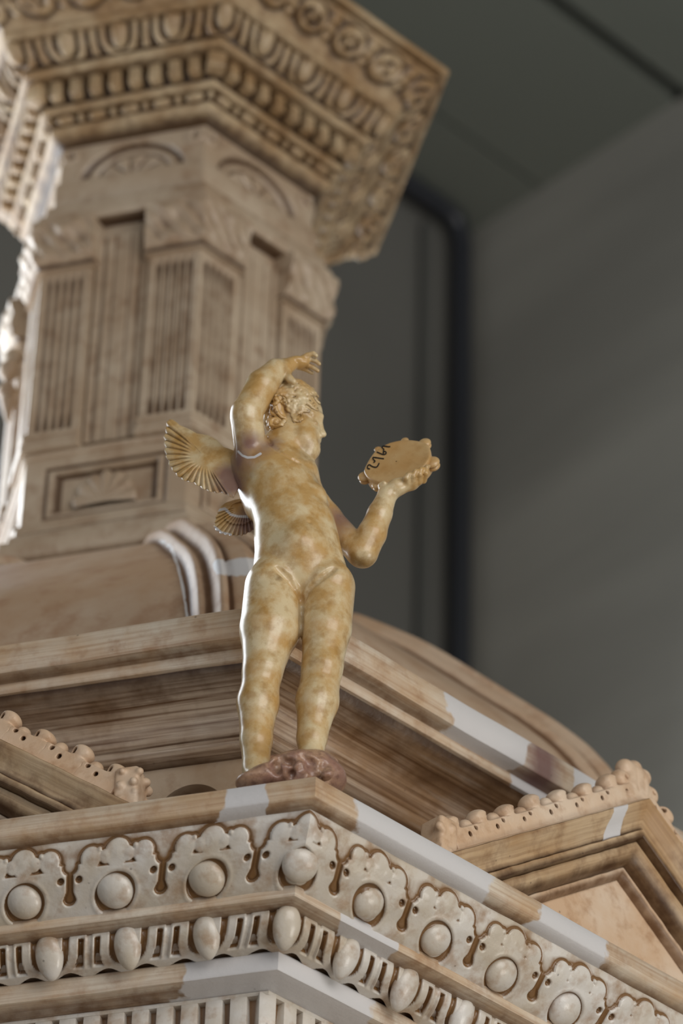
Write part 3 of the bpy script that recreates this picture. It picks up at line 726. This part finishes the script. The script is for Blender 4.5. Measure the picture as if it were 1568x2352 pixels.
ring('upper_fillet', [(.2170, 2.5270), (.2190, 2.5260), (.2185, 2.5205), (.2120, 2.5190), (.06, 2.5190), (.06, 2.5270)], MP['tcorn'], tc, 24)
cyt = [(.2560, 2.5605), (.2530, 2.5540), (.2450, 2.5470), (.2350, 2.5420), (.2260, 2.5350), (.2180, 2.5260)]
PY, LY = smooth_prof(cyt, 50, 2)
def curlt(q, Y, Rm):
    n = 5; p = Rm / n; x = ((q * n + .5) % 1 - .5) * p; Yn = Y / LY[-1] * .052
    rr = np.hypot(x, Yn - .024); a = np.arctan2(Yn - .024, x)
    h = .0070 * ss(rr, .0185, .0140) - .0045 * ss(rr, .0115, .0090) * ss(rr, .0035, .0065) * ss(np.cos(a + .9 + q * 40), -.7, .3)
    h = h + .0015 * np.sin(a * 2 + rr * 500) * ss(rr, .018, .012)
    r2 = np.hypot((np.abs(x) - p / 2) * 1.3, (Yn - .022) * .55); h = h + .0045 * ss(r2, .0105, .006) * (.75 + .25 * np.sin(Yn * 600))
    h = h * (.82 + .18 * np.sin(a * 4 + q * 31))
    return h * ss(Y, 0, .002)
for f in FACES:
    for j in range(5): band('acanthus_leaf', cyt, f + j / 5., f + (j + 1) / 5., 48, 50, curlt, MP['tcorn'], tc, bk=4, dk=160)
ring('leaf_core', [(.2460, 2.5605), (.2150, 2.5290), (.06, 2.5270), (.06, 2.5605)], MP['tcorn'], tc, 6)
ring('crown_slab', [(.2640, 2.5690), (.2670, 2.5675), (.2665, 2.5610), (.2540, 2.5595), (.05, 2.5595), (.05, 2.5690)], MP['tcorn'], tc, 24)
V, F = boxm(-.0056, .0056, -.007, .006, -.0095, .0095, .002); den2 = proto(lambda: mk('dentil', V, F, MP['tcorn'], None))
V, F = boxm(-.0085, .0085, -.009, .006, -.0095, .0095, .002); den3 = proto(lambda: mk('dentil', V, F, MP['tcorn'], None))
V, F = lump(.0078, .0060, .0125); egg2 = proto(lambda: mk('egg', V, F, MP['tcorn'], None))
V, F = lump(.0090, .0042, .0042); bd = proto(lambda: mk('bead', V, F, MP['tcorn'], None))
V, F = lump(.0028, .0040, .0042, 10, 14); rl = proto(lambda: mk('reel', V, F, MP['tcorn'], None))
mt = PT[int(.36 * 39)]
for f in FACES:
    for j in range(9):
        if j or f > -2: inst('dentil', den3 if j == 0 else den2, tc, frame(f + j / 9., .1715, 2.4785))
    for j in range(4): inst('egg', egg2, tc, frame(f + j / 4., mt[0] - .002, mt[1], math.radians(40)))
    for j in range(5):
        inst('bead', bd, tc, frame(f + (j + .5) / 5., .1555, 2.4555)); inst('reel', rl, tc, frame(f + j / 5., .1555, 2.4555))

# ------------------------------------------------------------------ the cherub
Y0 = 2.118
def ray(px, py):
    x, y = px - 784, py - 1176; X = _cr * x + _sr * y; Yv = -_sr * x + _cr * y
    return np.array((X / FPX, _c + Yv / FPX * _s, _s - Yv / FPX * _c))
PXM = .00028
def P(px, py, d=0.):
    """point of the figure: d pixels' worth of depth in front of the plane the figure stands in"""
    r = ray(px, py); y = Y0 - d * PXM; p = r * (y / r[1]); return np.array((p[0], p[1], p[2] + ZO))
def sc(px, py, d=0.):
    r = ray(px, py); y = Y0 - d * PXM; return y / r[1] / FPX * math.sqrt(1)       # metres per pixel at that point
ch = empty('cherub_statue', 'glossy ochre winged cherub statuette, one arm raised, standing on the cornice corner', 'statue', tuple(P(680, 1800, 10)))
B = Field((-.105, Y0 - .082, 1.380 + ZO), (.072, Y0 + .050, 1.780 + ZO), .00078)
def cn(a, b, ra, rb, k=8, sub=False):
    B.cone(P(*a), P(*b), ra * sc(*a), rb * sc(*b), k * PXM, sub)
def bl(a, r, k=8, sub=False): B.ball(P(*a), r * sc(*a), k * PXM, sub)
def el(a, r, k=8, rot=None, sub=False):
    s_ = sc(*a); B.ell(P(*a), (r[0] * s_, r[1] * s_, r[2] * s_), rot, k * PXM, sub)
E = Matrix.Rotation
# pelvis, belly, chest
el((690, 1318, 0), (108, 74, 74), 6)
el((684, 1262, 4), (98, 80, 84), 40)
el((676, 1205, 6), (92, 76, 84), 40)
el((652, 1140, 2), (84, 70, 86), 40)
el((628, 1085, 0), (76, 58, 62), 40)
cn((585, 1065, 2), (690, 1095, -14), 42, 38, 30)
bl((722, 1140, 26), 27, 20); bl((648, 1118, 38), 26, 30)
bl((752, 1158, 14), 5, 6); bl((655, 1128, 66), 4, 5)
cn((560, 1060, -20), (600, 1160, -34), 32, 40, 30)         # shoulder blade
bl((690, 1250, 62), 40, 40); bl((612, 1335, 34), 40, 30); bl((768, 1335, 34), 38, 30)
# neck and head
cn((648, 1048, 0), (662, 998, 4), 42, 40, 22)
cn((590, 1048, -5), (640, 1010, -5), 26, 24, 26)
cn((640, 1052, 10), (700, 1078, 0), 24, 22, 26)
# legs
cn((628, 1350, 4), (619, 1448, 10), 67, 69, 10); cn((619, 1448, 10), (603, 1540, 10), 67, 46, 10)
cn((603, 1540, 8), (592, 1615, -2), 43, 47, 14); cn((592, 1615, -2), (588, 1700, -2), 47, 36, 14); cn((588, 1700, -2), (588, 1765, 0), 36, 31, 12)
bl((612, 1530, 30), 22, 22)
cn((588, 1768, 0), (584, 1788, 26), 30, 19, 12); cn((588, 1778, -10), (588, 1788, -14), 24, 20, 10)
cn((752, 1350, 4), (749, 1445, 6), 64, 58, 8); cn((749, 1445, 6), (740, 1532, 6), 57, 46, 8)
cn((740, 1532, 4), (728, 1612, -4), 45, 48, 14); cn((728, 1612, -4), (716, 1695, -4), 48, 34, 14); cn((716, 1695, -4), (714, 1742, 0), 33, 29, 12)
bl((748, 1528, 28), 20, 22)
cn((714, 1748, 0), (742, 1760, 30), 28, 18, 12)
for i in range(5): cn((744 + i * 6, 1752 + i * 2, 34 - i * 3), (754 + i * 6, 1756 + i * 2, 46 - i * 4), 7 - i * .6, 6 - i * .6, 3)
# creases and navel
def surf(px, py):
    """depth (px) at which the figure's surface lies under this pixel, seen from the front"""
    for d_ in np.arange(110, -60, -1.5):
        i = np.round((P(px, py, d_) - B.lo) / B.h).astype(int)
        if (i >= 0).all() and (i < B.n).all() and B.f[tuple(i)] < 0: return d_
    return None
def groove(pts, r, k, n=10):
    last = None
    for (a, b) in zip(pts[:-1], pts[1:]):
        for t in np.linspace(0, 1, n):
            x, y = a[0] + (b[0] - a[0]) * t, a[1] + (b[1] - a[1]) * t; d_ = surf(x, y)
            if d_ is None: continue
            p_ = (x, y, d_ + r * .35)
            if last and abs(last[2] - p_[2]) < 12: todo.append((last, p_, r, k))
            last = p_
todo = []
groove([(636, 1304), (660, 1326), (680, 1356), (693, 1382)], 2.2, 12); groove([(768, 1304), (735, 1328), (708, 1352), (697, 1380)], 2.2, 12)
groove([(694, 1384), (693, 1430), (690, 1468)], 4.5, 8); 
groove([(609, 1004), (622, 1020), (648, 1040), (688, 1064)], 2.6, 6); 
for a_, b_, r_, k_ in todo: cn(a_, b_, r_, r_, k_, True)
groove([(672, 1030), (690, 1046), (712, 1050)], 1.6, 10)
cn((693, 1400, -84), (690, 1470, -84), 10, 14, 16, True)
bl((711, 1198, surf(711, 1198) + 1), 4.5, 5, True)
# raised right arm
cn((577, 1045, 14), (567, 965, 66), 37, 37, 14); bl((566, 948, 72), 37, 10)
cn((569, 945, 74), (602, 884, 78), 36, 36, 5); cn((602, 884, 78), (633, 851, 70), 36, 27, 5); cn((633, 851, 70), (664, 839, 60), 27, 18, 5)
el((682, 833, 56), (24, 20, 13), 6)
bl((701, 829, 58), 11, 5)
def chain(pts, rs, k=4, k0=6):
    for i in range(len(pts) - 1): cn(pts[i], pts[i + 1], rs[i], rs[i + 1], k0 if i == 0 else k)
chain([(692, 825, 62), (706, 816, 68), (719, 812, 72), (726, 817, 73)], [8, 6.5, 5.8, 5], 2, 3)
chain([(694, 829, 52), (710, 824, 56), (723, 828, 58), (733, 836, 57)], [8, 6.2, 5.5, 4.6], 2, 3)
chain([(688, 837, 42), (704, 838, 42), (719, 844, 42), (730, 852, 42)], [8, 6.2, 5.5, 4.6], 2, 3)
chain([(682, 842, 34), (695, 846, 30), (708, 852, 28), (717, 857, 27)], [7.5, 5.8, 5, 4.2], 2, 3)
chain([(660, 846, 60), (658, 862, 68), (666, 871, 74), (674, 877, 76)], [13, 11, 9, 7.5], 3, 4)
# left arm: shoulder behind the chest, elbow low, hand up under the drum
cn((700, 1125, -40), (750, 1190, -58), 36, 33, 24); cn((750, 1190, -58), (822, 1264, -44), 33, 32, 14); bl((833, 1276, -38), 29, 20)
cn((836, 1268, -36), (854, 1226, -24), 33, 33, 10); cn((854, 1226, -24), (872, 1180, -14), 33, 28, 8); cn((872, 1180, -14), (889, 1138, -6), 28, 22, 8)
cn((890, 1134, -6), (912, 1119, 4), 20, 19, 10); cn((912, 1119, 4), (944, 1108, 8), 19, 18, 10); cn((944, 1108, 6), (962, 1098, 2), 17, 16, 8)
chain([(934, 1108, 20), (933, 1098, 36), (938, 1090, 39), (945, 1089, 36)], [9, 7, 6, 5.2], 1.5, 3)
chain([(948, 1108, 18), (949, 1093, 36), (954, 1083, 39), (960, 1082, 36)], [9, 6.8, 6, 5.2], 1.5, 3)
chain([(961, 1106, 14), (964, 1090, 34), (967, 1078, 37), (972, 1077, 34)], [9, 6.6, 5.8, 5], 1.5, 3)
chain([(972, 1103, 8), (978, 1087, 31), (980, 1073, 34), (984, 1071, 31)], [8.5, 6.2, 5.4, 4.8], 1.5, 3)
chain([(884, 1125, -4), (876, 1116, 2), (882, 1110, 12)], [12, 8, 6], 4)
# head
HR = E(.35, 3, 'Y')
el((664, 938, -12), (70, 60, 68), 4); el((690, 962, -8), (51, 50, 56), 18)
el((694, 1000, -4), (45, 44, 42), 14); el((698, 1006, 22), (31, 22, 30), 10)         # cheek and jaw
el((712, 1032, 6), (24, 28, 21), 12)
cn((672, 1030, 6), (706, 1044, 8), 28, 20, 16); cn((712, 1036, 4), (692, 1050, 6), 16, 12, 10)
cn((724, 942, 0), (734, 980, 2), 13, 8, 8); cn((734, 978, 2), (743, 997, 2), 6.5, 6.2, 5); bl((742, 998, 2), 6.8, 3); bl((736, 1001, 11), 5, 4)
cn((716, 950, 34), (736, 956, 14), 8, 7, 10)                                          # brow
cn((728, 1012, -6), (724, 1013, 18), 9, 6, 4); cn((727, 1023, -6), (722, 1024, 16), 9, 6, 4); cn((741, 1018, -12), (722, 1019, 30), 2.0, 1.4, 3, True)
bl((733, 973, 32), 9, 8, True); el((723, 974, 24), (8, 8, 6), 5); cn((716, 975, 38), (731, 976, 26), 1.2, 1.2, 2, True)
bl((741, 1003, 12), 2.0, 1.5, True)
# ear
cn((642, 926, 50), (637, 943, 46), 18, 15, 3); cn((637, 943, 46), (652, 960, 42), 13, 7, 3)
todo = []
def surf0(px, py):
    for d_ in np.arange(110, -60, -1.5):
        i = np.round((P(px, py, d_) - B.lo) / B.h).astype(int)
        if B.f[tuple(i)] < 0: return d_
cn((649, 922, surf0(649, 922) + 2), (655, 944, surf0(655, 944) + 2), 6, 5, 2, True)
rim_ = [(655, 921), (650, 914), (641, 912), (634, 920), (632, 934), (637, 948), (646, 958), (655, 960)]; dz_ = [(surf0(x, y) or 30) + 2 for x, y in rim_]
for i in range(len(rim_) - 1): cn(rim_[i] + (dz_[i],), rim_[i + 1] + (dz_[i + 1],), 3.6, 3.6, 1.5)
V_, F_ = B.mesh()
def stain(V, items):
    o = np.full(len(V), 0.)
    for p, r in items: o = np.maximum(o, 1.25 - np.linalg.norm(V - p, axis=1) / r)
    return o
w_ = np.zeros((len(V_), 3))
w_[:, 2] = stain(V_, [(P(560, 1062, 20), .022), (P(600, 1050, 30), .018), (P(545, 1110, -10), .020), (P(622, 1035, 30), .014), (P(775, 1205, -40), .022), (P(572, 1150, -20), .012), (P(573, 1020, 60), .012)])
w_[:, 1] = np.maximum(near_line(V_, [(547, 1037), (556, 1046), (568, 1051), (584, 1050), (598, 1042)], 3.0, Y0 - .002), 0)
nm = np.sin(V_[:, 0] * 200) * .3; w_[:, 0] = stain(V_, [(P(693, 1372, 70), .006), (P(640, 1330, 70), .004), (P(832, 1300, -30), .012), (P(690, 1058, 20), .012)]) * .5
body = mk('body', V_, F_, MP['putto'], ch, wear_shade=w_, ang=None)
# hair: short locks over a cap
Hc = P(664, 938, -12); hb = Field(Hc - .030, Hc + .030, .00048)
r_ = np.random.RandomState(11)
rad = np.array((70, 62, 68)) * sc(664, 938)
def on_head(a, b, off): # a azimuth (0 = image right, 90 = toward camera), b elevation
    d = np.array((math.cos(b) * math.cos(a), -math.cos(b) * math.sin(a), math.sin(b))); return Hc + d * (rad + off)
def skin(p):
    i = np.round((p - B.lo) / B.h).astype(int)
    return B.f[tuple(i)] if (i >= 0).all() and (i < B.n).all() else 1.
def root(d):
    lo_, hi_ = .010, .030
    for _ in range(9):
        m_ = (lo_ + hi_) / 2
        if skin(Hc + d * m_) < 0: lo_ = m_
        else: hi_ = m_
    return (lo_ + hi_) / 2
camv = np.array((0, -.79, -.61))
def is_hair(d):
    p = Hc + d * root(d); x, y = to_px(p[None])[0]
    if math.hypot((x - 645) / 17, (y - 940) / 24) < 1 and d @ camv > 0: return False
    if d @ camv > -.05: return y < np.interp(x, [590, 618, 632, 650, 660, 672, 684, 697, 712, 722, 732, 740], [985, 985, 975, 900, 938, 956, 960, 946, 932, 914, 893, 870])
    return x < 706 and d[2] > -.45
cnt = 0
for i in range(2500):
    d = r_.normal(size=3); d /= np.linalg.norm(d)
    if not is_hair(d): continue
    cnt += 1
    if cnt > 420: break
    t1 = np.cross(d, (0, 0, 1.)); t1 /= np.linalg.norm(t1); t2 = np.cross(d, t1)
    an = r_.uniform(0, 6.28); tw = r_.choice([-1, 1]) * r_.uniform(.25, .75); last = None; L_s = r_.uniform(.0014, .0019)
    p = Hc + d * root(d)
    for s_ in range(7):
        dn = p - Hc; dn /= np.linalg.norm(dn); pp_ = Hc + dn * (root(dn) - .0004 + .0008 * math.sin(s_ / 6 * math.pi)); rr = .00135 - .00009 * s_
        if last is not None: hb.cone(last, pp_, rr, rr - .0001, .0009)
        last = pp_; an += tw; p = p + (t1 * math.cos(an) + t2 * math.sin(an)) * L_s
for (x, y, d) in ((618, 968, 30), (626, 980, 34), (637, 984, 38), (646, 976, 44), (612, 955, 26), (622, 958, 36), (633, 970, 42), (652, 968, 46)):
    hb.ball(P(x, y, d), r_.uniform(7, 9) * PXM, .0008)
for t in np.linspace(0, 5.2, 16): hb.cone(P(633 + 13 * math.cos(t), 972 + 10 * math.sin(t), 46), P(633 + 13 * math.cos(t + .35), 972 + 10 * math.sin(t + .35), 46), .0013, .0013, .0006)
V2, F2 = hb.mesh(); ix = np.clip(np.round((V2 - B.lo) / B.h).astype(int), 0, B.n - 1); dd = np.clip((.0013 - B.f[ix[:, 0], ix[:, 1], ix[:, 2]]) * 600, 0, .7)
mk('hair', V2, F2, MP['putto'], ch, wear_shade=np.stack([dd, dd * 0, dd * 0], -1), ang=None)
# wings
def wing(outer, top, hub, depth, nfe, amp, stains, band2=False):
    """outer: scalloped feather-tip edge, top: plain leading edge back to the root"""
    def dens(pl, n):
        pl = np.array(pl, float); L = np.concatenate([[0], np.cumsum(np.linalg.norm(np.diff(pl, axis=0), axis=1))]); t = np.linspace(0, L[-1], n)
        return np.stack([np.interp(t, L, pl[:, 0]), np.interp(t, L, pl[:, 1])], -1)
    no, nt, nr = nfe * 12, 40, 40
    eo = dens(outer, no + 1); et = dens(top, nt + 1)[1:-1]; H = np.array(hub, float)
    ph = np.concatenate([np.linspace(0, nfe, no + 1), np.zeros(nt - 1)]); edge = np.concatenate([eo, et]); isf = np.concatenate([np.ones(no + 1), np.zeros(nt - 1)])
    isf[:6] = np.linspace(0, 1, 6); isf[no - 5:no + 1] = np.linspace(1, 0, 6)
    Vf, Vb, wr = [], [], []; m = len(edge)
    for i in range(m):
        rib = abs(math.sin(ph[i] * math.pi)); e = H + (edge[i] - H) * (1 + isf[i] * (.035 * rib - .02))
        for j in range(nr + 1):
            t = j / nr; cur = 0.06 * math.sin(t * math.pi) * isf[i]
            p = H + (e - H) * t; p = p + np.array((-(e - H)[1], (e - H)[0])) * cur * .35
            g = ss(t, .30, .55) * isf[i]
            h = amp * (rib - .45) * g + (1 - t) * amp * 1.1 + (1.2 * amp * float(np.exp(-((t - .62) / .04) ** 2)) if band2 else 0)
            dz = depth(p)
            th = 5.5 * (1 - t ** 6) + 1.2
            Vf.append(P(p[0], p[1], dz + h + th)); Vb.append(P(p[0], p[1], dz - th + h * .3)); wr.append((max(0, (.42 - rib)) * 2.0 * g, 0, 0))
    G = grid_faces(m, nr + 1, True, False); n = m * (nr + 1)
    rim = np.array([[i * (nr + 1) + nr, i * (nr + 1) + nr + n, ((i + 1) % m) * (nr + 1) + nr + n, ((i + 1) % m) * (nr + 1) + nr] for i in range(m)])
    F = np.concatenate([G, G[:, ::-1] + n, rim]); V = np.array(Vf + Vb); wr = np.array(wr + wr); wr[:, 2] = stain(V, stains)
    if band2: wr[:, 1] = np.maximum(near_line(V, [(500, 1172), (516, 1168), (530, 1182), (545, 1186), (572, 1187)], 4), near_line(V, [(494, 1212), (508, 1224), (530, 1228)], 4)) * .8
    o = mk('wing', V, F, MP['putto'], ch, wear_shade=wr, ang=None)
    return o
w1o = [(389, 963), (383, 972), (381, 989), (377, 1004), (379, 1024), (380, 1044), (386, 1058), (390, 1070), (400, 1084), (409, 1094), (426, 1105), (443, 1108), (456, 1116), (473, 1126), (490, 1131), (511, 1132), (524, 1138), (536, 1144)]
w1t = [(536, 1144), (549, 1120), (552, 1080), (548, 1040), (533, 1033), (513, 1026), (498, 1010), (479, 1000), (452, 995), (436, 986), (414, 977), (398, 964), (389, 963)]
wing(w1o, w1t, (470, 1050), lambda p: -14 - max(0, (535 - p[0])) * .22, 17, 5.0, [(P(535, 1110, -10), .020), (P(520, 1090, -10), .014)])
w2o = [(503, 1170), (496, 1185), (492, 1204), (493, 1215), (507, 1225), (528, 1230), (556, 1230), (574, 1222), (590, 1212)]
w2t = [(590, 1212), (600, 1180), (590, 1150), (560, 1144), (541, 1147), (519, 1154), (507, 1163), (503, 1170)]
wing(w2o, w2t, (566, 1160), lambda p: -78 - (560 - p[0]) * .15, 13, 4.0, [(P(575, 1205, -78), .020)], True)
mk('wing_joint', *(lambda fd: (fd.cone(P(556, 1045, -22), P(560, 1135, -26), .0036, .0034, .002), fd.mesh())[1])(Field(P(545, 1150, 0) - (.012, .004, .004), P(560, 1030, -22) + (.012, .014, .008), .0009)), MP['putto'], ch, ang=None) if False else None
# rock under the feet
zb = 1.3876 + ZO
Rf = Field((-.078, Y0 - .034, zb - .004), (.030, Y0 + .040, zb + .050), .0010); r_ = np.random.RandomState(4)
for x, y, d, r1, r2, r3 in ((690, 1776, 25, 76, 66, 50), (640, 1790, 30, 74, 60, 30), (728, 1778, 10, 48, 66, 52), (596, 1800, 30, 56, 50, 20), (755, 1752, -8, 18, 20, 16), (767, 1752, -8, 8, 8, 8), (760, 1790, 0, 36, 60, 30), (665, 1780, -60, 110, 60, 44)):
    s_ = sc(x, y); Rf.ell(P(x, y, d), (r1 * s_, r2 * s_, r3 * s_), None, .004)
for _ in range(50):
    c_ = P(r_.uniform(630, 760), r_.uniform(1745, 1800), r_.uniform(30, 90)); Rf.ball(c_, r_.uniform(.0015, .0032), .004)
for _ in range(26):
    c_ = P(r_.uniform(600, 760), r_.uniform(1735, 1800), r_.uniform(70, 100)); Rf.ball(c_, r_.uniform(.0015, .003), .004, True)
V_, F_ = Rf.mesh(); V_[:, 2] = np.maximum(V_[:, 2], zb + .0002)
mk('rocky_mound', V_, F_, MP['rock'], ch, ang=None, label='purple-brown rocky mound')

# ------------------------------------------------------------------ tambourine
DC = P(912, 1062, 2); Dn = np.array((-.27, -.94, .20)); Dn /= np.linalg.norm(Dn)
def onD(px, py, off=0.):
    r = ray(px, py); o = np.array((0, 0, ZO)); c = DC + Dn * off; t = ((c - o) @ Dn) / (r @ Dn); return o + r * t
tb = empty('tambourine', 'ochre tambourine with handwritten number held in the raised left hand', 'tambourine', tuple(DC))
outl = np.array([(837, 1078), (838, 1087), (846, 1097), (862, 1104), (886, 1109), (912, 1105), (938, 1097), (960, 1083), (978, 1066), (987, 1050), (988, 1034), (980, 1020), (958, 1013), (928, 1011), (897, 1017), (878, 1026), (861, 1038), (848, 1056)], float)
n0 = len(outl); tt = np.linspace(0, n0, 96, endpoint=False)
def cr(i):
    k = int(i); f_ = i - k; p0, p1, p2_, p3 = (outl[(k + e) % n0] for e in (-1, 0, 1, 2))
    return .5 * ((2 * p1) + (-p0 + p2_) * f_ + (2 * p0 - 5 * p1 + 4 * p2_ - p3) * f_ ** 2 + (-p0 + 3 * p1 - 3 * p2_ + p3) * f_ ** 3)
ol = np.array([cr(t) for t in tt]); cc = ol.mean(0); n = len(ol)
rows = []
for s_, o_ in ((.02, .0004), (.5, .0004), (.9, .0002), (.97, .0005), (1.0, 0), (1.005, -.0015), (.985, -.006), (1.0, -.0105), (.985, -.0115), (.5, -.0115), (.02, -.0115)):
    rows.append([onD(*(cc + (p - cc) * s_), 0) + Dn * o_ for p in ol])
V = np.array(rows); mk('drum_skin_and_rim', V, grid_faces(len(rows), n, False, True), MP['drum'], tb, ang=50)
jm = None
for (x, y, s_) in ((838, 1098, 1.0), (868, 1116, .9), (976, 1021, .95), (993, 1066, 1.15), (905, 1118, .8), (930, 1014, .6), (868, 1034, .55)):
    c_ = onD(x, y, -.0062)
    rd = c_ - (DC - Dn * .006); rd /= np.linalg.norm(rd)
    jj = empty if False else None
    V1, F1 = lump(.0048 * s_, .0048 * s_, .0024 * s_, 12, 18); V2_, _ = lump(.0044 * s_, .0044 * s_, .0024 * s_, 12, 18)
    X = np.cross(Dn, rd); R3 = np.array((X, rd, Dn))
    off1 = Dn * .0014 * s_; Vv = np.concatenate([(V1.reshape(-1, 3) @ R3) + c_ + off1, (V2_.reshape(-1, 3) @ R3) + c_ - off1 * 1.1]); Ff = np.concatenate([F1, F1 + V1.reshape(-1, 3).shape[0]])
    mk('jingle', Vv, Ff, MP['drum'], tb, ang=None)
def cpx(pts): return [(790 + a / 6.533, 990 + b / 6.533) for a, b in pts]
strokes = [[(393, 578), (362, 576), (350, 556), (362, 524), (388, 512), (412, 536), (450, 552), (492, 556), (512, 530), (530, 490)],
           [(443, 484), (462, 474), (470, 458), (448, 444), (434, 424), (438, 404), (480, 408), (520, 416), (560, 422), (602, 426)],
           [(494, 324), (530, 340), (566, 356), (600, 366), (630, 356), (636, 332), (622, 316), (600, 316), (588, 332), (600, 352)],
           [(600, 322), (592, 300), (604, 284), (582, 270), (570, 254), (586, 236), (620, 238), (660, 246), (697, 244)]]
Vs, Fs = [], []
for st in strokes:
    pl = np.array(cpx(st)); 
    for _ in range(2):
        q_ = [pl[0]]
        for a, b in zip(pl[:-1], pl[1:]): q_ += [a * .75 + b * .25, a * .25 + b * .75]
        q_.append(pl[-1]); pl = np.array(q_)
    tg = np.gradient(pl, axis=0); tg /= np.linalg.norm(tg, axis=1)[:, None]; nn_ = np.stack([-tg[:, 1], tg[:, 0]], -1); b0 = len(Vs)
    for p, q_ in zip(pl, nn_):
        for o_ in (-1.35, 1.35): Vs.append(onD(*(p + q_ * o_)) + Dn * .00075)
    for i in range(len(pl) - 1): Fs.append([b0 + 2 * i, b0 + 2 * i + 1, b0 + 2 * i + 3, b0 + 2 * i + 2])
mk('inked_number', Vs, Fs, MP['ink'], tb, smooth=False, label='black handwritten number 2969')
